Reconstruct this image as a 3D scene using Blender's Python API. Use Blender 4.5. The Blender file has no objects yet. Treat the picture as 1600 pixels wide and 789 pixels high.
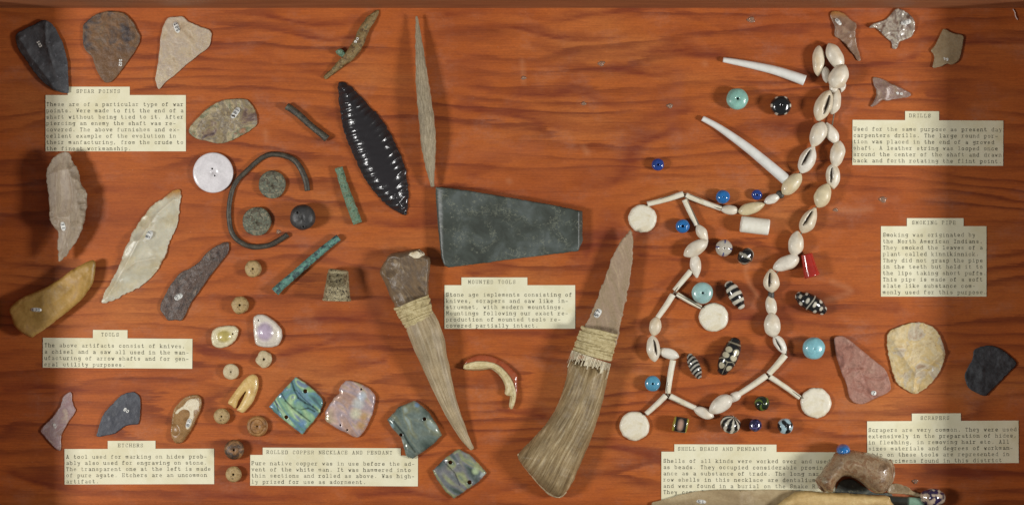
import bpy, bmesh, math, random
import numpy as np
from mathutils import Vector, Matrix, noise as mnoise
from mathutils.geometry import delaunay_2d_cdt

# ------------------------------------------------------------------ camera, light, exposure
S = 0.0005                 # metres per photo pixel (board is about 0.8 m wide)
CX, CY = 800.0, 394.5
D = 4000.0                 # camera height in photo pixels (2 m)
scn = bpy.context.scene
C = scn.collection
cam_d = bpy.data.cameras.new('camera')
cam = bpy.data.objects.new('camera', cam_d); C.objects.link(cam)
cam.location = (0, 0, D * S)
cam_d.sensor_width = 36; cam_d.lens = 36 * D / 1600.0
cam_d.clip_start = 0.05; cam_d.clip_end = 20
scn.camera = cam
world = bpy.data.worlds.new('World'); scn.world = world; world.use_nodes = True
bg = world.node_tree.nodes['Background']
bg.inputs[0].default_value = (1.0, 0.985, 0.96, 1); bg.inputs[1].default_value = 0.175
def lamp(name, x, y, z, size, power, col):
    l = bpy.data.lights.new(name, 'AREA'); l.shape = 'RECTANGLE'
    l.size = size[0]; l.size_y = size[1]; l.energy = power; l.color = col
    o = bpy.data.objects.new(name, l); C.objects.link(o)
    o.location = (x * S, y * S, z * S)
    o.rotation_euler = Vector((-x, -y, -z)).to_track_quat('-Z', 'Y').to_euler()
    return o
lamp('studio_lamp', -2300, -330, 2000, (0.22, 0.26), 15.8, (1.0, 0.985, 0.955))
lamp('studio_lamp', 2650, -330, 1760, (0.22, 0.26), 19.6, (1.0, 0.985, 0.955))
scn.view_settings.view_transform = 'Standard'; scn.view_settings.look = 'None'
scn.view_settings.exposure = 0.0; scn.view_settings.gamma = 1.0
scn.render.resolution_x = 1024; scn.render.resolution_y = 504

# ------------------------------------------------------------------ material helpers
def srgb(r, g, b):
    f = lambda c: (c / 255 / 12.92) if c / 255 <= .04045 else ((c / 255 + .055) / 1.055) ** 2.4
    return (f(r), f(g), f(b), 1)
class NT:
    def __init__(s, name):
        s.m = bpy.data.materials.new(name); s.m.use_nodes = True
        s.t = s.m.node_tree; s.t.nodes.clear()
        s.out = s.n('ShaderNodeOutputMaterial'); s.b = s.n('ShaderNodeBsdfPrincipled')
        s.l(s.b.outputs[0], s.out.inputs[0])
    def n(s, ty, **k):
        x = s.t.nodes.new(ty)
        for a, v in k.items(): setattr(x, a, v)
        return x
    def l(s, a, b): s.t.links.new(a, b)
    def val(s, sock, v):
        if hasattr(v, 'links') or hasattr(v, 'is_linked'): s.l(v, sock)
        else: sock.default_value = v
    def math(s, op, a, b=0.0, c=0.0, clamp=False):
        x = s.n('ShaderNodeMath', operation=op, use_clamp=clamp)
        s.val(x.inputs[0], a); s.val(x.inputs[1], b)
        if len(x.inputs) > 2: s.val(x.inputs[2], c)
        return x.outputs[0]
    def coord(s, scale=(1, 1, 1), rot=0, loc=(0, 0, 0), kind='Object'):
        tc = s.n('ShaderNodeTexCoord')
        k = 1 / S if kind == 'Object' else 1
        mp = s.n('ShaderNodeMapping', vector_type='TEXTURE' if False else 'POINT')
        r = s.n('ShaderNodeVectorRotate', rotation_type='Z_AXIS')
        s.l(tc.outputs[kind], r.inputs['Vector']); r.inputs['Angle'].default_value = rot
        s.l(r.outputs[0], mp.inputs[0])
        mp.inputs['Scale'].default_value = (k * scale[0], k * scale[1], k * scale[2])
        mp.inputs['Location'].default_value = loc
        return mp.outputs[0]
    def noise(s, vec, scale=1, detail=4, rough=.55, dist=0, four=None):
        x = s.n('ShaderNodeTexNoise'); s.l(vec, x.inputs['Vector'])
        x.inputs['Scale'].default_value = scale; x.inputs['Detail'].default_value = detail
        x.inputs['Roughness'].default_value = rough; x.inputs['Distortion'].default_value = dist
        return x.outputs[0]
    def ramp(s, fac, stops, interp='LINEAR'):
        x = s.n('ShaderNodeValToRGB'); s.l(fac, x.inputs[0]); e = x.color_ramp.elements
        x.color_ramp.interpolation = interp
        while len(e) < len(stops): e.new(.5)
        for i, (p, c) in enumerate(stops):
            e[i].position = p
            e[i].color = c if hasattr(c, '__len__') else (c, c, c, 1)
        return x.outputs[0]
    def mix(s, fac, a, b, mode='MIX'):
        x = s.n('ShaderNodeMix', data_type='RGBA', blend_type=mode)
        s.val(x.inputs[0], fac); s.val(x.inputs[6], a); s.val(x.inputs[7], b)
        return x.outputs[2]
    def bump(s, h, dist, strength=1.0):
        x = s.n('ShaderNodeBump'); s.l(h, x.inputs['Height'])
        x.inputs['Distance'].default_value = dist * S; x.inputs['Strength'].default_value = strength
        s.l(x.outputs[0], s.b.inputs['Normal'])
    def set(s, **k):
        for a, v in k.items():
            i = s.b.inputs[a.replace('_', ' ')]; s.val(i, v)

MATS = {}
def mat(name, cols, size=12, stretch=(1, 1, 1), rot=0, detail=5, dist=.6, rough=.5, bump=.5, bsize=3,
        speck=None, attr=False, coat=0, spec=.5, sss=0, trans=0, kind='Object', contrast=(.3, .7), metal=0, grain=.12, spk=(.62, .68)):
    """natural-surface material: large mottling + optional specks + fine grain + bump"""
    if name in MATS: return MATS[name]
    t = NT(name); seed = sum(map(ord, name)) % 97
    sc = (stretch[0] / size, stretch[1] / size, stretch[2] / size) if kind == 'Object' else (stretch[0], stretch[1], 1)
    v = t.coord(sc, rot, (seed, seed * .7, seed * 1.3), kind)
    n1 = t.noise(v, 1, detail, .6, dist)
    k = len(cols); lo, hi = contrast
    col = t.ramp(n1, [(lo + (hi - lo) * i / max(1, k - 1), srgb(*c)) for i, c in enumerate(cols)])
    v2 = t.coord((1 / bsize,) * 3, 0, (3, 5, seed))
    n2 = t.noise(v2, 1, 5, .7)
    if attr:
        a = t.n('ShaderNodeVertexColor'); a.layer_name = 'col'
        g = t.ramp(n1, [(.25, .72), (.75, 1.0)])
        col = t.mix(1.0, a.outputs[0], g, 'MULTIPLY')
    if speck:
        n3 = t.noise(t.coord((1 / (bsize * 1.6),) * 3, 0, (seed, 9, 2)), 1, 3, .6)
        col = t.mix(t.ramp(n3, [(spk[0], 0.0), (spk[1], 1.0)]), col, srgb(*speck))
    gr = t.ramp(n2, [(.3, 1 - grain * 1.5), (.7, 1.0)])
    col = t.mix(1.0, col, gr, 'MULTIPLY')
    t.l(col, t.b.inputs['Base Color'])
    t.set(Roughness=t.math('MULTIPLY_ADD', n2, .25, rough - .12), Metallic=metal)
    t.b.inputs['Specular IOR Level'].default_value = spec
    if coat: t.set(Coat_Weight=coat, Coat_Roughness=.08)
    if sss:
        t.set(Subsurface_Weight=sss, Subsurface_Scale=S * 6)
        t.b.inputs['Subsurface Radius'].default_value = (1, .7, .45)
    if trans: t.b.inputs['Transmission Weight'].default_value = trans
    if bump: t.bump(n2, bump)
    MATS[name] = t.m
    return t.m
def plain(name, c, rough=.5, spec=.5, metal=0, coat=0):
    return mat(name, [tuple(int(x * .93) for x in c), c], size=9, rough=rough, spec=spec, metal=metal, coat=coat, bump=.12, bsize=2.5, grain=.06)

# ------------------------------------------------------------------ mesh / object helpers
def link(name, me, m, parent=None, loc=None):
    o = bpy.data.objects.new(name, me); C.objects.link(o)
    if m: me.materials.append(m)
    if parent: o.parent = parent
    if loc is not None: o.location = loc
    return o
def tag(o, label=None, cat=None, group=None, kind=None):
    if label: o['label'] = label
    if cat: o['category'] = cat
    if group: o['group'] = group
    if kind: o['kind'] = kind
    return o
def place(px, py, h=0, base=0):
    """where a thing whose middle shows at photo pixel (px,py) really stands on the board"""
    k = 1 - (base + h * .5) / D
    return Vector(((px - CX) * k * S, -(py - CY) * k * S, base * S))
def empty(name, px, py, h=0, base=0):
    o = bpy.data.objects.new(name, None); C.objects.link(o); o.location = place(px, py, h, base)
    o.empty_display_size = .01
    return o
def mesh(name, V, F, smooth=True, cols=None, uv=None, sharp=None):
    me = bpy.data.meshes.new(name)
    me.from_pydata([(x * S, y * S, z * S) for x, y, z in V], [], F); me.update()
    if smooth: me.polygons.foreach_set('use_smooth', [True] * len(me.polygons))
    if cols is not None:
        a = me.color_attributes.new('col', 'FLOAT_COLOR', 'POINT')
        a.data.foreach_set('color', [float(c) for cc in cols for c in (list(cc) + [1])[:4]])
    if uv is not None:
        l = me.uv_layers.new(name='UVMap')
        idx = np.empty(len(me.loops), dtype=np.int32); me.loops.foreach_get('vertex_index', idx)
        l.data.foreach_set('uv', np.asarray(uv, dtype=np.float32)[idx].ravel())
    return me
def Z(x0, y0, s, pts): return [(x0 + a / s, y0 + b / s) for a, b in pts]
def catmull(pts, step, closed=True):
    n = len(pts); out = []
    rng = range(n) if closed else range(n - 1)
    P = [Vector(p) for p in pts]
    for i in rng:
        if closed: a, b, c, d = P[i - 1], P[i], P[(i + 1) % n], P[(i + 2) % n]
        else: a, b, c, d = P[max(i - 1, 0)], P[i], P[i + 1], P[min(i + 2, n - 1)]
        L = (c - b).length if len(b) < 3 else (c.xy - b.xy).length
        k = max(1, int(round(L / step)))
        for j in range(k):
            t = j / k
            out.append(.5 * ((2 * b) + (c - a) * t + (2 * a - 5 * b + 4 * c - d) * t * t + (3 * b - a - 3 * c + d) * t ** 3))
    if not closed: out.append(P[-1])
    return out
def lin(pts, step):
    out = []
    for i in range(len(pts)):
        a = Vector(pts[i]); b = Vector(pts[(i + 1) % len(pts)]); k = max(1, int(round((b - a).length / step)))
        out += [a.lerp(b, j / k) for j in range(k)]
    return out

def slab(name, outline, h, edge=2.0, width=.8, power=2.0, res=1.6, scars=0, planes=0, scar_r=(10, 26), scar_d=(.2, .7), under=1.5,
         rough=.5, jitter=.35, seed=1, smooth_line=.6, holes=(), colfn=None, zfn=None, uvfn=None, straight=False, sharp_step=None):
    """a solid from a traced outline (photo px): domed, chipped upper face, edge wall, flat underside.
    returns (mesh, centre px)"""
    rnd = random.Random(seed)
    pts = lin(outline, res * 1.3) if straight else catmull(outline, res * 1.3)
    n = len(pts)
    out = []
    for i, p in enumerate(pts):
        a, b = pts[i - 1], pts[(i + 1) % n]; nn = Vector((b.y - a.y, -(b.x - a.x)))
        if nn.length > 0: nn.normalize()
        j = mnoise.noise(Vector((p.x * .22, p.y * .22, seed))) * jitter * 2 + mnoise.noise(Vector((p.x * .07, p.y * .07, seed + 9))) * jitter * 2
        out.append(p + nn * j)
    B = np.array([(p.x, p.y) for p in out])
    cx, cy = (B[:, 0].min() + B[:, 0].max()) / 2, (B[:, 1].min() + B[:, 1].max()) / 2
    B = np.stack([B[:, 0] - cx, -(B[:, 1] - cy)], 1)
    if np.sum(B[:, 0] * np.roll(B[:, 1], -1) - np.roll(B[:, 0], -1) * B[:, 1]) < 0: B = B[::-1]
    nb = len(B)
    loops = [B]
    HL = []
    for (hx, hy, hr) in holes:
        k = max(10, int(hr * 6)); a = np.linspace(0, 2 * np.pi, k, endpoint=False)
        H = np.stack([hx - cx + hr * np.cos(a), -(hy - cy) + hr * np.sin(a)], 1)
        HL.append(H)
    def inside(Q, L):
        x, y = Q[:, 0][:, None], Q[:, 1][:, None]
        x1, y1 = L[:, 0][None], L[:, 1][None]; x2, y2 = np.roll(L[:, 0], -1)[None], np.roll(L[:, 1], -1)[None]
        c = ((y1 > y) != (y2 > y)) & (x < (x2 - x1) * (y - y1) / (y2 - y1 + 1e-12) + x1)
        return c.sum(1) % 2 == 1
    def dist(Q, L):
        d = np.full(len(Q), 1e9); A = L; E = np.roll(L, -1, 0) - L
        for i in range(len(A)):
            w = Q - A[i]; t = np.clip((w @ E[i]) / max(1e-9, E[i] @ E[i]), 0, 1)
            d = np.minimum(d, np.hypot(*(w - t[:, None] * E[i]).T))
        return d
    gx, gy = np.meshgrid(np.arange(B[:, 0].min(), B[:, 0].max(), res), np.arange(B[:, 1].min(), B[:, 1].max(), res * .87))
    gx = gx + (np.arange(gx.shape[0]) % 2)[:, None] * res * .5
    Q = np.stack([gx.ravel(), gy.ravel()], 1)
    Q = Q + np.array([[rnd.uniform(-.15, .15) * res, rnd.uniform(-.15, .15) * res] for _ in range(len(Q))])
    m = inside(Q, B); Q = Q[m]; dq = dist(Q, B); k = dq > res * .55; Q = Q[k]; dq = dq[k]
    for H in HL:
        k = (~inside(Q, H)); Q = Q[k]; dq = dq[k]; k = dist(Q, H) > res * .45; Q = Q[k]; dq = dq[k]
    allp = [B] + HL
    verts = [Vector(p) for p in np.concatenate(allp + [Q])]
    edges = []; o = 0
    for L in allp:
        edges += [(o + i, o + (i + 1) % len(L)) for i in range(len(L))]; o += len(L)
    vs, es, fs, ov, oe, of = delaunay_2d_cdt(verts, edges, [], 0, 1e-5)
    P = np.array([(v.x, v.y) for v in vs])
    cent = np.array([P[list(f)].mean(0) for f in fs])
    keep = inside(cent, B)
    for H in HL: keep &= ~inside(cent, H)
    F = [tuple(f) for f, kk in zip(fs, keep) if kk]
    d = dist(P, B)
    isb = np.zeros(len(P), bool)
    bidx = []
    # map input -> output
    imap = {}
    for oi, src in enumerate(ov):
        for s_ in src: imap[s_] = oi
    bidx = [imap[i] for i in range(nb)]
    d[bidx] = 0
    R = max(1e-6, d.max() * width); u = np.clip(d / R, 0, 1)
    z = edge + (h - edge) * (1 - (1 - u) ** power) ** (1 / power)
    if planes:
        for i in range(planes):
            a = 2 * math.pi * (i + rnd.uniform(-.3, .3)) / planes; sl_ = rnd.uniform(.10, .38)
            pr_ = P[:, 0] * math.cos(a) + P[:, 1] * math.sin(a); ext = pr_.max()
            z = np.minimum(z, h * rnd.uniform(.72, .98) - sl_ * (pr_ - ext * rnd.uniform(.05, .45)))
        z = np.maximum(z, edge * .8)
    # flake scars: concave dishes lowering the dome, rooted at the rim
    if scars:
        for i in range(scars):
            j = rnd.randrange(nb); c = B[j]
            r = rnd.uniform(*scar_r); inward = -c / (np.hypot(*c) + 1e-6)
            cc = c + inward * r * rnd.uniform(.1, .75)
            rr = np.hypot(*(P - cc).T)
            hh = z[np.argmin(rr)]
            dep = (hh - edge) * rnd.uniform(*scar_d) + rnd.uniform(.4, 1.5)
            dish = (hh - dep) + dep * 1.25 * (rr / r) ** 2
            z = np.minimum(z, np.maximum(dish, edge * .8))
    if zfn is not None: z = zfn(P, z, d, cx, cy)
    nz = np.array([mnoise.noise(Vector((p[0] * .11, p[1] * .11, seed * 3.1))) * 1.0 + mnoise.noise(Vector((p[0] * .33, p[1] * .33, seed * 1.7))) * .4 for p in P])
    z = z + nz * rough * np.clip(d / 3, .1, 1)
    z = np.maximum(z, .4)
    V = [(P[i, 0], P[i, 1], z[i]) for i in range(len(P))]
    NF = list(F)
    o = len(V)
    # side wall down to underside, inset a little
    ring = bidx
    for i in ring:
        p = P[i]; l = np.hypot(*p) + 1e-6
        V.append((p[0] * (1 - under * .4 / l), p[1] * (1 - under * .4 / l), max(.2, z[i] * .45)))
    for i in ring:
        p = P[i]; l = np.hypot(*p) + 1e-6
        V.append((p[0] * max(0, 1 - under * 1.5 / l), p[1] * max(0, 1 - under * 1.5 / l), 0.05))
    for i in range(nb):
        j = (i + 1) % nb
        NF.append((ring[j], ring[i], o + i, o + j)); NF.append((o + j, o + i, o + nb + i, o + nb + j))
    hs = nb
    if not HL: NF.append(tuple(o + nb + (nb - 1 - i) for i in range(nb)))
    for H in HL:
        q = [imap[hs + i] for i in range(len(H))]; hs += len(H); o2 = len(V)
        for i in q: V.append((P[i, 0], P[i, 1], 0.05))
        for i in range(len(q)):
            j = (i + 1) % len(q); NF.append((q[i], q[j], o2 + j, o2 + i))
    cols = None
    if colfn is not None:
        cols = [colfn(v[0] + cx, cy - v[1], v[2], d[i] if i < len(P) else 0) for i, v in enumerate(V)]
    me = mesh(name, V, NF, True, cols)
    if uvfn is not None:
        l = me.uv_layers.new(name='UVMap'); idx = np.empty(len(me.loops), dtype=np.int32); me.loops.foreach_get('vertex_index', idx)
        l.data.foreach_set('uv', np.array([uvfn(v[0] + cx, cy - v[1]) for v in V], dtype=np.float32)[idx].ravel())
    # helper to read surface height
    me_height = lambda x, y: float(z[np.argmin(np.hypot(P[:, 0] - (x - cx), P[:, 1] - (cy - y)))])
    return me, (cx, cy), me_height

def sweep(name, path, segs=20, step=3, flat=1.0, cap='round', noise=0.0, ns=.15, seed=0, colfn=None, ridges=0, ridge_d=0, lift=0, centre=None, square=2.0, wall=.62, sit=True, depth=None):
    """tube along photo-pixel path [(x,y,r[,z])]; z = lift of the underside"""
    P = [tuple(p) + ((0,) if len(p) == 3 else ()) for p in path]
    Q = catmull([(p[0], p[1], p[2], p[3]) for p in P], step, closed=False)
    if centre is None: centre = ((min(p[0] for p in P) + max(p[0] for p in P)) / 2, (min(p[1] for p in P) + max(p[1] for p in P)) / 2)
    cx, cy = centre
    n = len(Q); rings = []
    arc = 0
    pts = []
    for i, q in enumerate(Q):
        a = Q[max(i - 1, 0)]; b = Q[min(i + 1, n - 1)]
        t = Vector((b[0] - a[0], -(b[1] - a[1]))); t.normalize()
        if i: arc += math.hypot(q[0] - Q[i - 1][0], q[1] - Q[i - 1][1])
        pts.append([Vector((q[0] - cx, -(q[1] - cy))), t, max(q[2], .15), q[3], arc])
    if cap == 'round':
        for end in (0, 1):
            e = pts[0] if end == 0 else pts[-1]; s = -1 if end == 0 else 1; r = e[2]; new = []
            for ang in (25, 50, 70, 84):
                f = math.radians(ang)
                new.append([e[0] + e[1] * s * r * .8 * math.sin(f), e[1], r * math.cos(f), e[3] + r * (1 - math.cos(f)) * flat * (1 if sit else 0), e[4] + s * r * .8 * math.sin(f)])
            pts = (new[::-1] + pts) if end == 0 else pts + new
    V = []; U = []; F = []
    total = arc
    for (c, t, r, lz, ar) in pts:
        nrm = Vector((-t.y, t.x))
        for k in range(segs):
            th = 2 * math.pi * k / segs; cs, sn = math.cos(th), math.sin(th)
            e = 2 / square
            cs2 = math.copysign(abs(cs) ** e, cs); sn2 = math.copysign(abs(sn) ** e, sn)
            rr = r * (1 + (ridge_d * math.cos(ridges * th + 2.2 * mnoise.noise(Vector((ar * .03, k * .5, seed))))if ridges else 0))
            if noise: rr += noise * mnoise.noise(Vector((ar * ns, 2.2 * cs, 2.2 * sn + seed)))
            V.append((c.x + nrm.x * rr * cs2, c.y + nrm.y * rr * cs2, lift + lz + r * flat + rr * flat * sn2)); U.append((ar / 100, k / segs))
    m = len(pts)
    for i in range(m - 1):
        for k in range(segs):
            k2 = (k + 1) % segs
            F.append((i * segs + k, (i + 1) * segs + k, (i + 1) * segs + k2, i * segs + k2))
    def addend(i, s):
        base = i * segs; c, t, r, lz, ar = pts[i]
        o = len(V); z0 = lift + lz + r * flat
        for k in range(segs):
            x, y, z = V[base + k]
            V.append((c.x + (x - c.x) * wall, c.y + (y - c.y) * wall, z0 + (z - z0) * wall)); U.append((ar / 100, k / segs))
        dp = min(r * 1.6, total * .38) if depth is None else depth
        for k in range(segs):
            x, y, z = V[base + k]
            V.append((c.x + (x - c.x) * wall * .9 - t.x * s * dp, c.y + (y - c.y) * wall * .9 - t.y * s * dp, z0 + (z - z0) * wall * .9)); U.append((ar / 100, k / segs))
        for k in range(segs):
            k2 = (k + 1) % segs
            for (a, b) in ((base, o), (o, o + segs)):
                F.append((a + k, b + k, b + k2, a + k2) if s < 0 else (a + k2, b + k2, b + k, a + k))
        F.append(tuple(o + segs + k for k in range(segs)))
    if cap == 'hollow': addend(0, -1); addend(m - 1, 1)
    elif cap == 'open_end': addend(m - 1, 1); F.append(tuple(reversed(range(segs))))
    else:
        F.append(tuple(reversed(range(segs)))); F.append(tuple((m - 1) * segs + k for k in range(segs)))
    for i, u in enumerate(U):     # avoid uv wrap by using cos/sin style coordinate
        pass
    cols = [colfn(U[i][0] * 100 / max(1, total), U[i][1] if i < len(U) else 0, V[i]) for i in range(len(V))] if colfn else None
    me = mesh(name, V, F, True, cols, U)
    bm = bmesh.new(); bm.from_mesh(me); bmesh.ops.recalc_face_normals(bm, faces=bm.faces); bm.to_mesh(me); bm.free()
    return me, centre

def lathe_bead(name, R, r0, H, p=2.4, segs=40, prof=16, colfn=None, noise=0, seed=0, axis=(0, 0, 1), lift=0, squash=1.0):
    """drilled bead: outer radius R, hole radius r0, height H"""
    V = []; F = []; info = []
    pr = []
    for i in range(prof + 1):                      # outside from bottom hole rim to top hole rim
        a = -math.pi / 2 + math.pi * i / prof
        c = max(0, math.cos(a)) ** (2 / p); s = math.copysign(abs(math.sin(a)) ** (2 / p), math.sin(a))
        pr.append((r0 + (R - r0) * c, s * H / 2, i / prof))
    pr.append((r0 * .8, H * .2, 1)); pr.append((r0 * .8, -H * .2, 1))
    m = len(pr)
    for (r, z, t) in pr:
        for k in range(segs):
            th = 2 * math.pi * k / segs
            nn = noise * mnoise.noise(Vector((math.cos(th) * 1.6, math.sin(th) * 1.6, z * .2 + seed * 5)))
            rr = r + nn * (r / R)
            V.append([rr * math.cos(th), rr * math.sin(th) * squash, z + nn * .5]); info.append((th, t))
    for i in range(m):
        j = (i + 1) % m
        for k in range(segs):
            k2 = (k + 1) % segs
            F.append((i * segs + k, i * segs + k2, j * segs + k2, j * segs + k))
    q = Vector((0, 0, 1)).rotation_difference(Vector(axis).normalized())
    vv = [q @ Vector(v) for v in V]; mz = min(v.z for v in vv)
    cols = [colfn(info[i][0], info[i][1], vv[i]) for i in range(len(vv))] if colfn else None
    me = mesh(name, [(v.x, v.y, v.z - mz + lift) for v in vv], F, True, cols)
    return me

# ------------------------------------------------------------------ typewriter lettering (own stroke glyphs)
G = {
'a': "16 46 55 52 62;55 24 13 22 42 53".replace('55 24', '54 24'), 'b': "08 18 12;12 42 53 55 46 16", 'c': "55 46 26 15 13 22 42 53", 'd': "48 58 52 62;56 26 15 13 22 52",
'e': "14 54 55 46 26 15 13 22 52", 'f': "12 42;22 27 38 57;16 46", 'g': "66 26 15 14 23 43 54 55 46;56 51 40 10", 'h': "08 18 12;02 22;16 46 55 52;42 62",
'i': "16 36 32;12 52;38 37", 'j': "26 46 41 30 10;48 47", 'k': "08 18 12;02 22;56 14 52;42 62", 'l': "18 38 32;12 52", 'm': "06 12;15 26 36 32;35 46 56 52",
'n': "06 16 12;02 22;15 26 46 55 52;42 62", 'o': "26 46 55 53 42 22 13 15 26", 'p': "06 16 10;00 30;16 46 55 53 42 12", 'q': "66 56 50;40 60;56 26 15 13 22 52",
'r': "06 26 22;02 42;25 36 56", 's': "55 46 26 15 24 44 53 42 22 13", 't': "28 23 32 42 53;16 46", 'u': "06 16 13 22 42 53;46 56 52 62", 'v': "06 26;16 32 56;46 66",
'w': "06 16 22 35 42 56 66", 'x': "16 52;56 12;02 22;42 62", 'y': "06 26;16 33;56 30 10", 'z': "15 16 56 12 52 53",
'A': "28 38 12;38 52;24 44;02 22;42 62", 'B': "02 42 53 54 45 15;45 56 57 48 08;18 12", 'C': "57 48 28 17 13 22 42 53;58 56", 'D': "02 42 53 57 48 08;18 12",
'E': "02 52 54;08 58 56;18 12;15 45", 'F': "08 58 56;18 12;02 32;15 45", 'G': "57 48 28 17 13 22 42 52 54;34 64", 'H': "18 12;58 52;15 55;08 28;48 68;02 22;42 62",
'I': "18 58;38 32;12 52", 'K': "18 12;08 28;02 22;58 15 52;48 68;42 62", 'L': "08 38;18 12;02 52 54", 'M': "08 18 34 58 68;18 12;58 52;02 22;42 62",
'N': "08 18 52 58;18 12;02 22;48 68", 'O': "28 48 57 53 42 22 13 17 28", 'P': "08 48 57 56 45 15;18 12;02 32", 'R': "08 48 57 56 45 15;18 12;02 22;35 52 62",
'S': "58 56;57 48 28 17 16 25 45 54 53 42 22 13;12 14", 'T': "17 18 58 57;38 32;22 42", 'U': "18 13 22 42 53 58;08 28;48 68", 'W': "08 28;18 22 36 42 58;48 68",
'0': "28 48 57 53 42 22 13 17 28", '1': "17 38 32;12 52", '2': "17 28 48 57 56 12 52", '3': "18 58 35 45 54 53 42 12", '4': "42 48 14 54", '5': "58 18 15 45 54 53 42 12",
'6': "57 48 28 17 13 22 42 53 54 45 15", '7': "18 58 32", '8': "25 16 17 28 48 57 56 45 25 14 13 22 42 53 54 45", '9': "55 25 16 17 28 48 57 53 42 22",
'.': "32 33", ',': "33 21", '-': "14 54"}
def strokes(text, x0, y0, pitch, sx, sy, w, ang=0.0, seed=0, V=None, F=None, z=0.0):
    """text starting at local x0, baseline y0 (local, y up)"""
    rnd = random.Random(seed); ca, sa = math.cos(ang), math.sin(ang)
    for i, ch in enumerate(text):
        if ch not in G: continue
        ox = x0 + i * pitch + rnd.uniform(-.15, .15); oy = y0 + rnd.uniform(-.15, .15); ww = w * rnd.uniform(.75, 1.25)
        for pl in G[ch].split(';'):
            p = [(ox + int(t[0]) * sx, oy + (int(t[1]) - 2) * sy) for t in pl.split()]
            for (ax, ay), (bx, by) in zip(p, p[1:]):
                L = math.hypot(bx - ax, by - ay) or 1e-6; dx, dy = (bx - ax) / L, (by - ay) / L
                ex, ey = dx * ww * .35, dy * ww * .35; nx, ny = -dy * ww / 2, dx * ww / 2
                zz = z + (len(F) % 7) * .006
                q = [(ax - ex - nx, ay - ey - ny), (bx + ex - nx, by + ey - ny), (bx + ex + nx, by + ey + ny), (ax - ex + nx, ay - ey + ny)]
                o = len(V)
                for (qx, qy) in q: V.append((qx * ca - qy * sa, qx * sa + qy * ca, zz))
                F.append((o, o + 1, o + 2, o + 3))

# ------------------------------------------------------------------ the board
def board_material():
    t = NT('orange_plywood')
    def N(sx, sy, detail=3, rough=.5, loc=(0, 0, 0), dist=0): return t.noise(t.coord((1 / sx, 1 / sy, 1), 0, loc), 1, detail, rough, dist)
    tc = t.n('ShaderNodeTexCoord'); sp = t.n('ShaderNodeSeparateXYZ'); t.l(tc.outputs['Object'], sp.inputs[0])
    y = t.math('MULTIPLY', sp.outputs[1], 1 / S / 30.0)
    a = t.math('MULTIPLY', N(620, 110, 2, .4, (3.3, 1.7, 0)), 7.0)
    b = t.math('MULTIPLY', N(150, 20, 4, .55, (8, 4, 0)), 1.1)
    h = t.math('ADD', t.math('ADD', y, a), b)
    # broken, flame-edged figure
    fl = t.math('MULTIPLY', N(40, 2.6, 4, .65, (1, 7, 0)), .42)
    f = t.math('FRACT', t.math('ADD', h, fl))
    streak = t.ramp(f, [(.0, .12), (.10, 0.0), (.42, .05), (.66, .5), (.84, 1.0), (.93, .85), (1.0, .12)])
    msk = t.ramp(N(230, 60, 3, .5, (5, 2, 0)), [(.38, .12), (.60, 1.0)])
    k = t.math('MULTIPLY', streak, msk)
    broad = N(330, 150, 3, .5, (1, 1, 0))
    base = t.ramp(broad, [(.32, srgb(168, 84, 35)), (.52, srgb(184, 97, 40)), (.7, srgb(191, 112, 56))])
    col = t.mix(t.math('MULTIPLY', k, .76), base, srgb(108, 43, 22))
    fib = N(70, 1.3, 4, .7, (2, 2, 0))
    col = t.mix(1.0, col, t.ramp(fib, [(.3, .74), (.68, 1.0)]), 'MULTIPLY')
    col = t.mix(1.0, col, t.ramp(N(5, 1.8, 3, .7, (9, 1, 0)), [(.3, .80), (.65, 1.0)]), 'MULTIPLY')
    col = t.mix(t.ramp(N(26, 7, 4, .65, (2, 8, 0)), [(.5, 0.0), (.72, .45)]), col, srgb(132, 64, 32))
    ln = t.math('MULTIPLY', t.ramp(N(260, 1.9, 3, .55, (12, 3, 0)), [(.60, 0.0), (.68, .55)]), t.ramp(N(120, 40, 2, .5, (2, 12, 0)), [(.42, 0.0), (.6, 1.0)]))
    col = t.mix(ln, col, srgb(104, 44, 22))
    fib2 = N(14, .8, 2, .6, (6, 2, 0))
    col = t.mix(t.ramp(fib2, [(.66, 0.0), (.8, .22)]), col, srgb(205, 130, 80))
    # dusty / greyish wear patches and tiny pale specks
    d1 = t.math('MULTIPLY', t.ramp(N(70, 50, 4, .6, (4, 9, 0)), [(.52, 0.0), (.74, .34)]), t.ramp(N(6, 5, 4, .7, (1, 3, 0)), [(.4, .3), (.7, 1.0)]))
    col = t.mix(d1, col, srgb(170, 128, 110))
    sp1 = t.ramp(N(3.4, 2.6, 2, .5, (7, 7, 0)), [(.765, 0.0), (.80, .55)])
    col = t.mix(sp1, col, srgb(215, 180, 150))
    dk = t.ramp(N(90, 60, 5, .65, (11, 5, 0)), [(.6, 0.0), (.78, .25)])
    col = t.mix(dk, col, srgb(110, 50, 32))
    # traced marks (grain flames, old glue and stains, broad tinted patches)
    at = t.n('ShaderNodeVertexColor'); at.layer_name = 'col'
    se = t.n('ShaderNodeSeparateColor'); t.l(at.outputs[0], se.inputs[0])
    edge = t.math('MULTIPLY', N(30, 5, 4, .65, (3, 3, 3)), 1.6)
    def m(ch, c, amt):
        nonlocal col
        fac = t.math('MULTIPLY', t.math('SMOOTHSTEP' if False else 'MULTIPLY', se.outputs[ch], edge, clamp=True), amt, clamp=True)
        col = t.mix(fac, col, c)
    m(0, srgb(108, 42, 22), .95)
    m(1, srgb(196, 136, 96), .3)
    m(2, srgb(150, 84, 60), .25)  # broad patches, a weak brown tint
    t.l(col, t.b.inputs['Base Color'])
    t.set(Roughness=t.ramp(N(40, 30, 4, .6), [(.3, .42), (.7, .62)]))
    t.b.inputs['Specular IOR Level'].default_value = .28
    t.bump(fib, .18)
    return t.m
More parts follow.
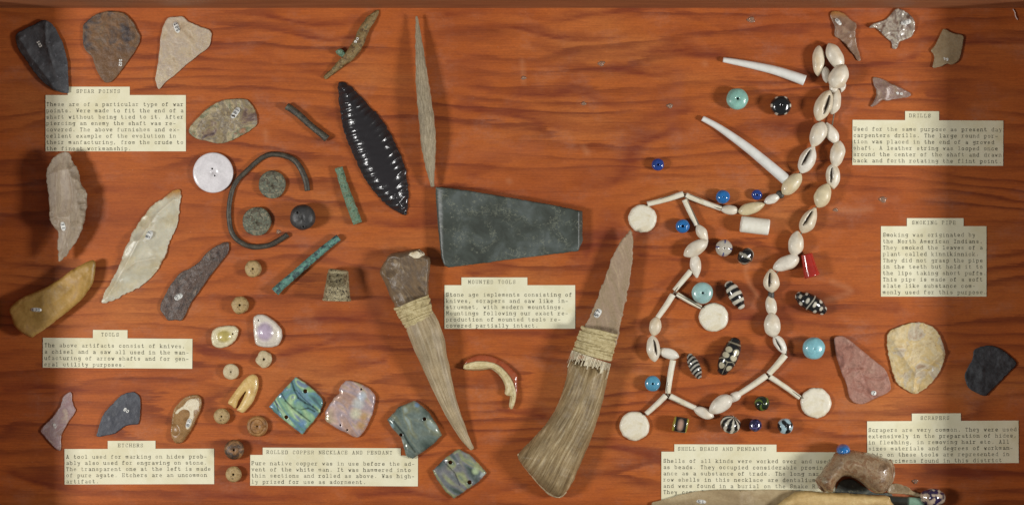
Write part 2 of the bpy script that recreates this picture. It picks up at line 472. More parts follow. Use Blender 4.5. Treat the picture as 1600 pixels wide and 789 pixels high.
STREAKS = []   # (kind, width, [(x,y)...])
def build_board():
    nx, ny = 403, 199
    xs = np.linspace(-6, 1606, nx); ys = np.linspace(12, 796, ny)
    X, Y = np.meshgrid(xs, ys); col = np.zeros((ny, nx, 3))
    for ch, w, pts in STREAKS:
        pts = [tuple(map(float, p)) for p in pts]
        if len(pts) > 2: pts = [tuple(p) for p in catmull(pts, 8, False)]
        for (ax, ay), (bx, by) in zip(pts, pts[1:] or pts):
            ex, ey = bx - ax, by - ay; L = ex * ex + ey * ey + 1e-6
            tt = np.clip(((X - ax) * ex + (Y - ay) * ey) / L, 0, 1)
            vx, vy = X - ax - tt * ex, Y - ay - tt * ey; dd = np.hypot(vx, vy)
            if ch == 0:       # growth-ring figure: soft above, crisp below, swelling and fading along its length
                wob = 1 + .45 * np.sin(X * .031 + pts[0][1]) + .3 * np.sin(X * .083 + pts[0][0])
                up = vy < 0
                dd = np.where(up, dd / (2.3 * w * wob), dd / (.75 * w))
                al = .62 + .38 * np.sin(X * .019 + pts[0][1] * 3.1)
                col[:, :, 0] = np.maximum(col[:, :, 0], np.clip(1.1 - dd, 0, 1) * al)
            else:
                col[:, :, ch] = np.maximum(col[:, :, ch], np.clip(1.15 - dd / w, 0, 1))
    V = [(X[j, i] - CX, CY - Y[j, i], 0) for j in range(ny) for i in range(nx)]
    F = [(j * nx + i, (j + 1) * nx + i, (j + 1) * nx + i + 1, j * nx + i + 1) for j in range(ny - 1) for i in range(nx - 1)]
    o0 = len(V)
    for (x, y) in ((-6, 12), (1606, 12), (1606, 796), (-6, 796)): V.append((x - CX, CY - y, -12))
    F.append((o0, o0 + 1, o0 + 2, o0 + 3))
    cols = list(col.reshape(-1, 3)) + [(0, 0, 0)] * 4
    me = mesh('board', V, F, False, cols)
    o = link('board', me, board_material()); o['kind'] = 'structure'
STREAKS += [
 (0, 5, [(700, 25), (780, 18), (860, 34), (940, 22), (1040, 15), (1120, 40), (1250, 52)]),
 (0, 5, [(705, 50), (790, 42), (870, 60), (940, 62), (1010, 50), (1110, 55)]),
 (0, 8, [(850, 75), (890, 86), (960, 88), (1040, 82), (1120, 90)]),
 (0, 6, [(700, 96), (780, 100), (870, 104), (950, 108), (1020, 118), (1080, 112)]),
 (0, 9, [(700, 125), (760, 140), (840, 150), (910, 148), (960, 165), (1010, 160), (1050, 135)]),
 (0, 8, [(720, 170), (800, 180), (870, 198), (950, 204), (1030, 182), (1070, 176)]),
 (0, 12, [(1050, 205), (1000, 225), (985, 245), (960, 285), (910, 290)]),
 (0, 9, [(760, 262), (790, 250), (740, 275)]),
 (0, 6, [(1340, 105), (1380, 100), (1430, 90)]),
 (0, 5, [(1440, 60), (1500, 68), (1600, 66)]), (0, 5, [(1450, 150), (1520, 156), (1600, 146)]),
 (0, 7, [(1100, 500), (1180, 498), (1300, 505)]), (0, 5, [(1000, 400), (1040, 402), (1100, 414)]),
 (0, 7, [(575, 345), (620, 352), (680, 350)]), (0, 7, [(740, 430), (790, 420), (770, 432)]),
 (0, 12, [(915, 400), (930, 380), (960, 372)]), (0, 10, [(900, 405), (935, 410)]),
 (0, 7, [(500, 500), (560, 499), (590, 492)]), (0, 6, [(440, 555), (480, 545), (540, 528), (590, 540), (600, 548)]),
 (0, 8, [(320, 552), (400, 562), (450, 570), (500, 588), (560, 572), (600, 562)]),
 (0, 7, [(730, 530), (800, 520), (860, 526), (900, 520)]), (0, 8, [(745, 560), (800, 552), (860, 560)]),
 (0, 5, [(300, 22), (380, 22), (440, 30), (500, 40), (560, 36)]), (0, 4, [(320, 38), (420, 46), (500, 62), (560, 58)]),
 (0, 5, [(300, 80), (380, 75), (430, 95), (500, 118)]),
 (0, 6, [(110, 333), (160, 330), (200, 342), (250, 345)]), (0, 5, [(150, 300), (190, 298), (240, 306)]), (0, 9, [(225, 302), (245, 300)]),
 (0, 6, [(120, 610), (180, 612), (240, 604), (330, 588)]), (0, 5, [(10, 610), (80, 606), (120, 612)]),
 (0, 6, [(780, 640), (850, 652)]), (0, 6, [(960, 700), (1010, 712), (1040, 730)]),
 (0, 6, [(1240, 650), (1300, 646), (1350, 652)]), (0, 7, [(20, 740), (120, 768), (300, 775), (500, 780)]),
 (0, 6, [(560, 775), (640, 770), (700, 782)]), (0, 6, [(1450, 735), (1520, 742), (1600, 738)]),
 (0, 5, [(1300, 480), (1400, 486)]), (0, 6, [(1240, 415), (1225, 405)]),
 (1, 5, [(816, 95), (818, 130)]), (1, 6, [(912, 230), (918, 240)]), (1, 6, [(795, 283), (796, 284)]), (1, 6, [(1101, 100), (1102, 101)]),
 (1, 5, [(1172, 402), (1165, 425), (1175, 450)]), (1, 4, [(1175, 450), (1184, 464)]), (1, 5, [(415, 205), (416, 220)]),
 (1, 6, [(1300, 325), (1330, 330), (1360, 326)]), (1, 8, [(1380, 312), (1381, 313)]), (1, 6, [(1300, 440), (1330, 455), (1290, 470)]),
 (2, 30, [(470, 380), (520, 400), (570, 420)]), (2, 24, [(560, 440), (590, 470)]), (2, 12, [(1060, 120), (1050, 190), (1060, 220)]),
 (2, 16, [(700, 245), (760, 240), (840, 235)]),
]
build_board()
wallm = mat('brown_case_wood', [(124, 74, 42), (146, 88, 50), (160, 104, 64)], size=40, stretch=(.3, 1, 3), rough=.55, bump=.3)
case = empty('display_case_frame', 800, 394.5)
tag(case, 'brown wooden rim of the display case along the top edge of the board', 'frame')
def rail(x0, y0, x1, y1, h=133):
    bm = bmesh.new(); bmesh.ops.create_cube(bm, size=1)
    for v in bm.verts:
        v.co = Vector((((x0 + x1) / 2 - CX + v.co.x * (x1 - x0)) * S, (CY - (y0 + y1) / 2 + v.co.y * (y1 - y0)) * S, (h / 2 - 6 + v.co.z * (h + 12)) * S))
    bmesh.ops.bevel(bm, geom=bm.edges[:], offset=2.0 * S, segments=2, affect='EDGES')
    me = bpy.data.meshes.new('rail'); bm.to_mesh(me); bm.free(); link('rail', me, wallm, case)
rail(-46, -30, 1646, 13); rail(-46, 791.5, 1646, 835); rail(-46, 18, -1.2, 791); rail(1603, 18, 1646, 791)

# ------------------------------------------------------------------ cards with typed text
paper = mat('cream_card_paper', [(212, 206, 172), (222, 218, 189), (228, 225, 198)], size=45, rough=.8, bump=.12, bsize=1.5, grain=.03, spec=.2)
ink = plain('faded_typewriter_ink', (104, 101, 86), rough=.8, spec=.1)
def card(label, body, tab, title, tx, lines, lx, ly, lp, rot=0.0, pitch=5.82, base=0.0, tilt=(0, 0, 0, 0)):
    x0, y0, x1, y1 = body; t0, ty, t1 = tab
    cx, cy = (x0 + x1) / 2, (y0 + y1) / 2
    a = math.radians(rot)
    P = [(x0, y1), (x1, y1), (x1, y0), (t1, y0), (t1, ty), (t0, ty), (t0, y0), (x0, y0)]
    def L(p):
        x, y = p[0] - cx, cy - p[1]
        return (x * math.cos(a) - y * math.sin(a), x * math.sin(a) + y * math.cos(a))
    Q = [L(p) for p in P]; n = len(Q); th = .9
    V = [(x, y, th) for x, y in Q] + [(x, y, 0.06) for x, y in Q]
    F = [tuple(range(n)), tuple(reversed(range(n, 2 * n)))] + [(i, n + i, n + (i + 1) % n, (i + 1) % n) for i in range(n)]
    me = mesh('caption_card', V, F, False)
    bm = bmesh.new(); bm.from_mesh(me); bmesh.ops.recalc_face_normals(bm, faces=bm.faces)
    bmesh.ops.triangulate(bm, faces=[f for f in bm.faces if len(f.verts) > 4]); bm.to_mesh(me); bm.free()
    o = link('caption_card', me, paper); o.location = place(cx, cy, 1, base)
    tag(o, label, 'card', 'typed caption cards')
    hv, hf = [], []; strokes(title, tx - cx, cy - (ty + 9.6), pitch, .7, .85, .62, a, 1, hv, hf, th + .1)
    link('heading_lettering', mesh('heading_lettering', hv, hf, False), ink, o)
    bv, bf = [], []
    for i, s in enumerate(lines):
        strokes(s, lx - cx, cy - (ly + i * lp), pitch, .72, .9, .72, a, i + 5, bv, bf, th + .1)
    link('body_lettering', mesh('body_lettering', bv, bf, False), ink, o)
    return o
card('cream card headed SPEAR POINTS with eight typed lines', (71.3, 149, 290.4, 236.7), (106, 136, 202.7), 'SPEAR POINTS', 119.5,
     ['These are of a particular type of war', 'points. Were made to fit the end of a', 'shaft without being tied to it. After', 'piercing an enemy the shaft was re-', 'covered. The above furnishes and ex-',
      'cellent example of the evolution in', 'their manfacturing, from the crude to', 'the finest workmanship.'], 72.6, 166, 9.86, 0)
card('cream card headed TOOLS with four typed lines', (67, 528.3, 300.5, 575), (145, 515.5, 199), 'TOOLS', 158,
     ['The above artifacts consist of knives,', 'a chisel and a saw all used in the man-', 'ufacturing of arrow shafts and for gen-', 'eral utility purposes.'], 69.5, 542.5, 9.9, -.4)
card('cream card headed ETCHERS with five typed lines', (101, 700.7, 334.5, 756), (168.5, 688.2, 243), 'ETCHERS', 184.5,
     ['A tool used for marking on hides prob-', 'ably also used for engraving on stone.', 'The transparent one at the left is made', 'of pure agate. Etchers are an uncommon', 'artifact.'], 103.5, 715.5, 9.6, .15)
card('cream card headed ROLLED COPPER NECKLACE AND PENDANT', (391, 710.7, 653, 758.7), (410.4, 699.3, 626), 'ROLLED COPPER NECKLACE AND PENDANT', 416.5,
     ['Pure native copper was in use before the ad-', 'vent of the white man. It was hammered into', 'thin sections and rolled as above. Was high-', 'ly prized for use as adornment.'], 393, 726.3, 9.6, -.25)
card('cream card headed MOUNTED TOOLS with six typed lines', (694.6, 445.5, 898.7, 513.4), (721, 433.4, 824), 'MOUNTED TOOLS', 731.5,
     ['Stone age implements consisting of', 'knives, scrapers and saw like in-', 'strumnet, with modern mountings.', 'Mountings following our exact re-', 'production of mounted tools re-', 'covered partially intact.'], 697, 463, 9.6, 0)
card('cream card headed DRILLS with six typed lines', (1332, 188.3, 1567.5, 258.7), (1414, 174.2, 1467), 'DRILLS', 1420.5,
     ['Used for the same purpose as present day', 'carpenters drills. The large round por-', 'tion was placed in the end of a groved', 'shaft. A leather string was looped once', 'around the center of the shaft and drawn', 'back and forth rotating the flint point.'], 1333.5, 205, 9.85, -.3)
card('squarish cream card headed SMOKING PIPE with ten typed lines', (1376.5, 353.5, 1541.3, 463.3), (1417, 341, 1505.5), 'SMOKING PIPE', 1425,
     ['Smoking was originated by', 'the North American Indians.', 'They smoked the leaves of a', 'plant called kinnikinnick.', 'They did not grasp the pipe', 'in the teeth but held it to', 'the lips taking short puffs.', 'This pipe is made of a soft', 'slate like substance com-', 'monly used for this purpose.'], 1379.5, 369.7, 9.92, 0)
card('cream card headed SCRAPERS with six typed lines', (1355, 657.2, 1591.5, 723.4), (1425, 645.5, 1501.5), 'SCRAPERS', 1438.5,
     ['Scrapers are very common. They were used', 'extensively in the preparation of hides,', 'in fleshing, in removing hair etc. All', 'sizes materials and degrees of workman-', 'ship on these tools are represented in', 'the specimens found in this district'], 1357, 673.5, 9.6, .3)
card('wide cream card headed SHELL BEADS AND PENDANTS, partly under a tan blade', (1033.4, 705.6, 1305, 789.5), (1053.5, 694, 1213), 'SHELL BEADS AND PENDANTS', 1059,
     ['Shells of all kinds were worked over and used', 'as beads. They occupied considerable promin-', 'ance as a substance of trade. The long nar-', 'row shells in this necklace are dentalium', 'and were found in a burial on the Snake R.', 'They come from the'], 1036.5, 722.5, 9.75, -.2)

# ------------------------------------------------------------------ stone materials
m_dkspear = mat('charcoal_basalt', [(52, 54, 58), (68, 70, 74), (86, 88, 92)], size=22, rough=.55, bump=.8, speck=(104, 106, 112))
m_brown = mat('mottled_brown_jasper', [(58, 52, 52), (104, 78, 52), (122, 90, 56), (96, 74, 58), (140, 104, 66)], size=26, rough=.5, bump=.7, contrast=(.35, .66))
m_pale = mat('pale_chert', [(164, 142, 114), (188, 170, 142), (176, 160, 142), (202, 186, 156)], size=24, rough=.38, bump=.6, sss=.15)
m_greyknife = mat('grey_banded_flint', [(116, 102, 84), (150, 134, 112), (136, 120, 102), (162, 148, 126)], size=9, stretch=(1, .16, 1), rough=.5, bump=.6)
m_ochre = mat('ochre_jasper', [(128, 96, 42), (156, 122, 58), (174, 138, 76), (160, 130, 92)], size=40, rough=.42, bump=.25, sss=.1)
m_milky = mat('milky_chalcedony', [(150, 138, 106), (184, 178, 152), (196, 192, 172), (170, 168, 156)], size=26, stretch=(1, 1, 1), rot=.9, rough=.3, bump=.35, sss=.25)
m_purple = mat('purplish_black_chert', [(46, 39, 37), (74, 60, 54), (96, 78, 68), (66, 58, 54), (130, 110, 92)], size=14, stretch=(1, .6, 1), rough=.4, bump=.9)
m_agate = mat('lilac_agate', [(150, 122, 112), (178, 158, 156), (160, 132, 132), (186, 166, 150)], size=20, rough=.3, bump=.25, sss=.3)
def stone_paint(pal, seed, scale=.03, veins=None, vein_c=(90, 60, 40), extra=None):
    cs = [np.array(srgb(*p)[:3]) for p in pal]
    def f(x, y, z, d):
        w = mnoise.noise_vector(Vector((x * scale * .7, y * scale * .7, seed))) * 1.3
        p = Vector((x * scale, y * scale, seed)) + w
        n = mnoise.noise(p) * .6 + mnoise.noise(p * 3.1) * .28 + mnoise.noise(p * 8.0) * .12
        t = min(.999, max(0, n * 1.1 + .5)) * (len(cs) - 1); i = int(t); c = cs[i] * (1 - t + i) + cs[i + 1] * (t - i)
        v = abs(mnoise.noise(p * 1.4 + Vector((5, 3, 1))))
        if veins and v < veins: k_ = (1 - v / veins) * .65; c = c * (1 - k_) + np.array(srgb(*vein_c)[:3]) * k_
        if extra: c = extra(x, y, c)
        return c
    return f
def tinted(name, **k): return mat(name, [(255, 255, 255)] * 2, attr=True, **k)
m_slategrey = mat('dark_grey_flint', [(56, 58, 64), (70, 72, 80), (80, 84, 90)], size=18, rough=.5, bump=.3)
m_mott = mat('mottled_jasper', [(70, 54, 52), (150, 132, 92), (110, 88, 86), (190, 166, 124), (126, 134, 104), (170, 112, 82)], size=20, rough=.42, bump=.7, contrast=(.33, .68), speck=(86, 66, 66))
m_drill = mat('pinkish_grey_flint', [(126, 100, 84), (150, 128, 110), (138, 112, 104), (168, 148, 130)], size=14, rough=.32, bump=.4, sss=.2)
m_amber = mat('amber_brown_flint', [(130, 96, 66), (146, 114, 84), (124, 94, 78), (156, 128, 104)], size=16, rough=.32, bump=.4, sss=.2)
m_cloud = mat('clouded_agate', [(92, 80, 74), (138, 126, 116), (178, 166, 148), (120, 104, 100)], size=16, rough=.25, bump=.6, sss=.2)
m_tan = mat('tan_chert', [(138, 116, 84), (152, 132, 100), (160, 142, 112)], size=18, rough=.35, bump=.4, sss=.15)
m_pink = mat('dusty_pink_jasper', [(140, 88, 72), (166, 112, 96), (180, 132, 116), (156, 106, 84)], size=24, rough=.55, bump=.8, speck=(120, 82, 72))
m_cream = mat('cream_yellow_chert', [(176, 150, 108), (206, 184, 132), (212, 194, 150), (190, 166, 112), (168, 152, 130)], size=18, rough=.45, bump=.7, contrast=(.3, .72))
m_black = mat('matt_black_basalt', [(38, 39, 42), (54, 56, 60), (74, 76, 80)], size=13, rough=.6, bump=.9)
tag_white = plain('white_number_paint', (228, 228, 222), rough=.5)
tag_ink = plain('black_number_ink', (40, 44, 50), rough=.6)

def number_tag(parent, c, hfn, px, py, w, h, ang, digits, lift=.35, bare=False):
    """little painted oval with an inventory number; (px,py) in photo px, c = thing centre px; ang in degrees, clockwise in the photo"""
    lx, ly = px - c[0], c[1] - py
    a = -math.radians(ang); ca, sa = math.cos(a), math.sin(a)
    def hz(x, y): return hfn(x + c[0], c[1] - y)
    V = []; F = []; n = 24
    if not bare:
        pts = [(0, 0)] + [(w / 2 * math.copysign(abs(math.cos(t)) ** .7, math.cos(t)), h / 2 * math.copysign(abs(math.sin(t)) ** .8, math.sin(t))) for t in [2 * math.pi * i / n for i in range(n)]]
        zs = []
        for (x, y) in pts:
            X, Y = lx + x * ca - y * sa, ly + x * sa + y * ca
            V.append((X, Y, hz(X, Y)))
        for i in range(3):      # relax so it lies cleanly on the stone
            av = sum(v[2] for v in V) / len(V); V = [(v[0], v[1], v[2] * .6 + max(v[2], av) * .4) for v in V]
        V = [(v[0], v[1], v[2] + lift) for v in V]
        F = [(0, 1 + i, 1 + (i + 1) % n) for i in range(n)]
        b = len(V)
        V += [(v[0], v[1], v[2] - lift * 2) for v in V[1:]]
        F += [(1 + i, b + i, b + (i + 1) % n, 1 + (i + 1) % n) for i in range(n)]
        t = link('number_tag', mesh('number_tag', V, F, True), tag_white, parent)
    sv, sf = [], []
    k = len(digits); p = w / (k + .6) if k > 1 else w * .8
    sc = min(p / 7.5, h / 9.5)
    strokes(digits, -p * k / 2 + .4 * sc, -3 * sc, p, p * .8 / 6.0, h * .62 / 6, max(.5, .11 * h) if not bare else 1.25, 0, 3, sv, sf, 0)
    zz = max([hz(lx, ly)] + [v[2] for v in V]) + .3
    out = [(lx + x * ca - y * sa, ly + x * sa + y * ca, zz + z) for x, y, z in sv]
    if bare: link('number_tag', mesh('number_tag', out, sf, False), tag_white, parent)
    else: link('digits', mesh('digits', out, sf, False), tag_ink, t)

def stone(name, label, cat, outline, h, m, group=None, tagspec=None, base=0, tilt=None, **k):
    if k.get('scars', 0) >= 5: k.setdefault('planes', 6)
    me, c, hf = slab(name, outline, h, **k)
    o = link(name, me, m); o.location = place(c[0], c[1], h, base)
    tag(o, label, cat, group)
    for ts in (tagspec if isinstance(tagspec, list) else [tagspec] if tagspec else []):
        number_tag(o, c, hf, *ts)
    return o, c, hf

def crease(lines, amp=3, w=6, off=0, dips=()):
    def f(P, z, d, cx, cy):
        for sgn, L in [(1, l) for l in lines] + [(-1, l) for l in dips]:
            best = np.full(len(P), 1e9)
            for (ax, ay), (bx, by) in zip(L, L[1:]):
                A = np.array((ax - cx, cy - ay)); E = np.array((bx - cx, cy - by)) - A
                q = P - A; t = np.clip(q @ E / (E @ E), 0, 1); best = np.minimum(best, np.hypot(*(q - t[:, None] * E).T))
            z = z + sgn * amp * np.exp(-best / w) * np.clip(d / 4, 0, 1)
        return z
    return f
SP = 'chipped stone spear points'
stone('spear_point', 'charcoal black stone spear point above the left edge of the SPEAR POINTS card', 'spear point',
      Z(0, 0, 4.933, [(120,265),(180,225),(255,190),(310,160),(350,158),(400,190),(450,270),(490,370),(515,480),(520,600),(525,700),(515,718),(440,705),(360,660),(270,570),(200,470),(150,400),(120,330)]),
      17, m_dkspear, SP, (60.5, 69.5, 13, 6, 62, '183', .35, True), edge=4, scars=40, scar_r=(7, 26), seed=4, base=2, rough=.9,
      zfn=crease(Z(0, 0, 4.933, [(0, 0)]) and [Z(0, 0, 4.933, [(350, 170), (350, 330), (400, 480), (480, 690)]), Z(0, 0, 4.933, [(150, 300), (230, 430), (330, 560), (430, 690)])], 3.5, 6))
stone('spear_point', 'broad mottled brown stone point with a rounded top', 'spear point',
      Z(120, 10, 6.067, [(65,170),(130,110),(210,65),(330,45),(440,65),(500,110),(545,170),(570,230),(598,285),(585,350),(550,420),(495,500),(440,580),(380,655),(325,715),(265,720),(230,680),(190,620),(160,540),(140,480),(75,405),(55,330),(52,240)]),
      12, tinted('brown_jasper_tinted', size=10, rough=.5, bump=.7, grain=.14), SP, [(187.5, 98.5, 14, 6, 95, '182', .35, True)], edge=3.5, scars=34, scar_r=(7, 22), seed=7, rough=.9,
      colfn=stone_paint([(58, 52, 54), (92, 72, 56), (126, 92, 58), (104, 82, 60), (142, 108, 68)], 7, .045, .05, (66, 44, 40), lambda x, y, c: c * (1 - min(1, max(0, (y - 72) / 10)) * .8) + np.array(srgb(116, 84, 54)[:3]) * min(1, max(0, (y - 72) / 10)) * .8))
stone('spear_point', 'pale cream translucent stone point with a white oval tag, third in the top left row', 'spear point',
      Z(235, 15, 6.07, [(170,80),(240,72),(305,70),(355,110),(450,155),(545,190),(575,225),(570,290),(550,355),(470,420),(370,500),(290,565),(220,630),(150,680),(80,755),(50,690),(50,620),(75,480),(85,380),(100,240),(125,150)]),
      10, m_pale, SP, (275.8, 43.4, 17.5, 8, 70, '185'), edge=3, scars=28, scar_r=(6, 20), seed=11, rough=.7)
stone('spear_point', 'leaf shaped mottled olive and pink stone point beside the SPEAR POINTS card', 'spear point',
      Z(290, 140, 8.77, [(40,560),(90,460),(180,370),(280,270),(390,200),(500,150),(620,130),(760,128),(850,150),(920,230),(965,330),(980,420),(960,490),(880,560),(780,620),(660,680),(520,730),(400,735),(280,705),(180,685),(80,630)]),
      14, tinted('mottled_jasper_tinted', size=9, rough=.4, bump=.7, grain=.14), SP, (290+682/8.77, 140+320/8.77, 20, 8.5, -55, '181'), edge=3, scars=40, scar_r=(5, 17), seed=15, rough=1.0,
      colfn=stone_paint([(70, 56, 56), (128, 104, 92), (156, 138, 100), (132, 120, 104), (186, 168, 130), (120, 124, 96), (166, 120, 88)], 3, .034, .025, (74, 50, 46)))
KN = 'stone knives and tools above the TOOLS card'
m_milky = mat('milky_chalcedony_tinted', [(255, 255, 255)] * 2, size=20, rough=.34, bump=.35, sss=.2, attr=True, grain=.06)
def milk(x, y, z, d):
    n = mnoise.noise(Vector((x * .03 + y * .035, (y * .02 - x * .02), 3))) + .35 * mnoise.noise(Vector((x * .12, y * .12, 9)))
    c = np.array(srgb(204, 198, 176)[:3]); t = min(1, max(0, n * 1.8 + .3)); c = c * (1 - t * .6) + np.array(srgb(188, 172, 132)[:3]) * t * .6
    t = min(1, max(0, (312 - y + n * 8) / 14)) * (1 if x > 255 else 0); c = c * (1 - t) + np.array(srgb(190, 138, 70)[:3]) * t
    return c
stone('stone_knife', 'grey brown banded stone knife standing proud of the board below the SPEAR POINTS card', 'knife',
      Z(0, 230, 2.63, [(235,30),(262,22),(285,28),(295,60),(320,100),(330,150),(355,190),(350,260),(335,340),(300,400),(265,450),(240,468),(235,420),(235,350),(205,300),(200,210),(190,150),(192,90),(212,55)]),
      16, m_greyknife, KN, (98.4, 353.5, 14, 7, 80, '34'), edge=3, scars=30, scar_r=(4, 12), seed=21, base=24, jitter=.8, zfn=crease([Z(0, 230, 2.63, [(235, 110), (228, 200), (240, 330)]), Z(0, 230, 2.63, [(290, 110), (300, 200), (285, 320), (250, 440)])], 3, 4))
stone('stone_knife', 'smooth ochre yellow stone knife at the left edge', 'knife',
      Z(0, 230, 2.63, [(385,465),(392,500),(380,560),(340,620),(290,665),(220,720),(150,770),(120,778),(65,740),(50,700),(40,665),(80,625),(130,600),(200,570),(290,510),(340,480)]),
      10, m_ochre, KN, (57.8, 483.6, 17, 6, 3, '130'), edge=5.5, width=.3, scars=0, seed=23, base=12, rough=.45,
      zfn=crease([Z(0, 230, 2.63, [(80, 640), (150, 665), (250, 620), (370, 500)])], 1.5, 8, dips=[Z(0, 230, 2.63, [(45, 690), (90, 640)])]))
stone('stone_knife', 'long milky white stone knife with a tan tip', 'knife',
      Z(0, 230, 2.63, [(720,175),(742,188),(735,250),(730,310),(700,380),(680,440),(640,510),(600,550),(540,590),(470,625),(425,640),(415,625),(450,560),(490,480),(520,400),(570,310),(620,245),(680,200)]),
      15, m_milky, KN, (233.5, 367.5, 15, 9, -60, '57'), edge=2.5, scars=18, scar_r=(6, 18), seed=25, jitter=.9, rough=.5,
      zfn=crease([Z(0, 230, 2.63, [(715, 215), (640, 280), (570, 390), (520, 480), (440, 620)]), Z(0, 230, 2.63, [(520, 500), (560, 470), (640, 455)])], 5, 5, dips=[Z(0, 230, 2.63, [(510, 540), (580, 520), (640, 500)])]), colfn=milk)
stone('stone_saw', 'purplish black stone tool with a narrow grey tip', 'stone tool',
      Z(230, 360, 5.26, [(645,95),(668,110),(665,170),(625,230),(575,295),(500,390),(430,490),(360,590),(310,690),(275,742),(225,735),(170,738),(130,690),(105,655),(110,600),(150,520),(200,430),(270,350),(350,310),(420,260),(480,190),(560,130)]),
      17, m_purple, KN, (278.5, 463.5, 14, 8.5, -32, '57'), edge=4, scars=34, scar_r=(5, 15), seed=29, rough=1.0, zfn=crease([Z(230, 360, 5.26, [(640, 120), (560, 220), (460, 330), (400, 400), (300, 520), (250, 650)])], 3, 5))
ET = 'stone etchers above the ETCHERS card'
stone('stone_etcher', 'translucent lilac agate etcher with a concave side', 'etcher',
      Z(60, 600, 7.175, [(340,95),(370,100),(375,180),(390,240),(415,300),(350,400),(300,480),(255,580),(248,660),(245,740),(200,725),(150,680),(60,580),(20,520),(60,465),(140,390),(200,310),(250,230),(280,140)]),
      8, m_agate, ET, (86, 665.5, 11, 5, 60, '81', .3, True), edge=3, scars=5, seed=31, rough=.2)
stone('stone_etcher', 'dark grey curved stone etcher numbered 80', 'etcher',
      Z(60, 600, 7.175, [(1020,90),(1080,95),(1130,140),(1140,200),(1138,300),(1130,400),(1110,450),(1040,455),(960,475),(900,520),(850,550),(760,575),(680,590),(650,575),(665,520),(690,420),(730,330),(800,250),(880,170),(950,115)]),
      9, m_slategrey, ET, (197, 641.3, 12, 7, 33, '80', .3, True), edge=3, scars=7, seed=33)
o_ag, c_ag, h_ag = stone('stone_etcher', 'oval brown agate etcher with a white crusty top', 'etcher',
      Z(260, 600, 4.93, [(215,80),(250,90),(272,125),(265,190),(240,250),(205,320),(175,380),(140,430),(95,455),(60,445),(35,400),(35,330),(45,240),(60,190),(110,130),(160,95)]),
      10, mat('honey_agate', [(126, 92, 52), (146, 112, 70), (160, 124, 82), (136, 100, 62)], size=14, rough=.3, bump=.3, sss=.2), ET,
      (294.7, 660.5, 15, 6.5, -72, '82', .9), edge=3, scars=3, seed=35)
def patch(parent, c, hf, name, outline, m, th=.8, seed=2, sink=.4, label=None, **k):
    """a crust / differently coloured patch that lies on the surface of its parent"""
    me, pc, _ = slab(name, outline, th, edge=.25, seed=seed, res=1.4, under=.2, **k)
    for v in me.vertices:
        x = v.co.x / S + pc[0]; y = pc[1] - v.co.y / S
        v.co.z += (hf(x, y) - sink) * S
        v.co.x += (pc[0] - c[0]) * S; v.co.y += (c[1] - pc[1]) * S
    o = link(name, me, m, parent)
    if label: o['label'] = label
    return o
crust = mat('white_chalky_crust', [(206, 192, 160), (226, 216, 190), (190, 168, 128)], size=7, rough=.8, bump=.7)
patch(o_ag, c_ag, h_ag, 'crust', Z(260, 600, 4.93, [(205,112),(240,118),(255,150),(248,180),(235,195),(215,200),(212,240),(200,290),(180,340),(160,345),(150,330),(165,280),(180,235),(170,205),(150,195),(120,195),(90,225),(68,230),(75,205),(110,180),(135,160),(165,125)]), crust, 1.4)
DR = 'stone drills around the DRILLS card'
stone('stone_drill', 'amber brown tapering stone drill pointing down, left of the others', 'drill',
      Z(1260, 0, 4.15, [(158,90),(185,72),(240,85),(290,130),(325,155),(320,220),(330,300),(345,350),(355,390),(335,395),(310,360),(260,300),(220,255),(185,235),(185,180),(165,130)]),
      11, tinted('amber_flint_tinted', size=12, rough=.3, bump=.35, sss=.2), DR, (1310, 34.5, 13, 6, 50, '87'), edge=3, scars=9, scar_r=(5, 12), seed=41, colfn=stone_paint([(136, 104, 80), (154, 124, 100), (140, 112, 94), (168, 142, 118)], 5, .05, None, extra=lambda x, y, c: c * (1 - .8 * min(1, max(0, (30 - y) / 10))) + np.array(srgb(168, 112, 44)[:3]) * .8 * min(1, max(0, (30 - y) / 10))))
stone('stone_drill', 'glossy clouded grey stone drill with two spurs, top right', 'drill',
      Z(1260, 0, 4.15, [(410,180),(440,150),(500,135),(540,105),(555,85),(590,55),(640,70),(690,110),(710,160),(690,230),(640,260),(605,270),(590,315),(560,315),(555,275),(520,245),(480,205),(450,182)]),
      17, tinted('clouded_agate_tinted', size=12, rough=.22, bump=.3, sss=.2, coat=.3), DR, (1416, 35, 16, 7.5, -12, '97'), edge=2.5, scars=14, scar_r=(6, 15), seed=43, width=.95, rough=.6, colfn=stone_paint([(108, 86, 74), (150, 132, 118), (196, 188, 170), (130, 112, 104), (206, 200, 184)], 9, .06, None))
stone('stone_drill', 'flat tan angular stone drill at the upper right, above the DRILLS card', 'drill',
      Z(1440, 0, 6.07, [(220,275),(290,310),(395,340),(395,400),(380,500),(350,580),(290,615),(245,605),(190,630),(130,645),(105,635),(120,560),(115,520),(90,480),(120,440),(160,370),(195,300)]),
      9, m_tan, DR, (1478, 93, 12, 5.5, 8, '89', .3, True), edge=3.5, scars=7, seed=45, jitter=.2)
stone('stone_drill', 'small pinkish three pronged stone drill just above the DRILLS card', 'drill',
      Z(1260, 0, 4.15, [(435,505),(490,515),(560,545),(640,585),(678,610),(660,630),(590,640),(530,655),(490,650),(455,680),(425,695),(415,690),(440,650),(455,600),(440,560)]),
      9, m_drill, DR, (1406, 146.5, 16, 4.5, 8, '98', .3, True), edge=2.5, scars=10, scar_r=(5, 12), seed=47)
SC = 'stone scrapers in a row above the SCRAPERS card'
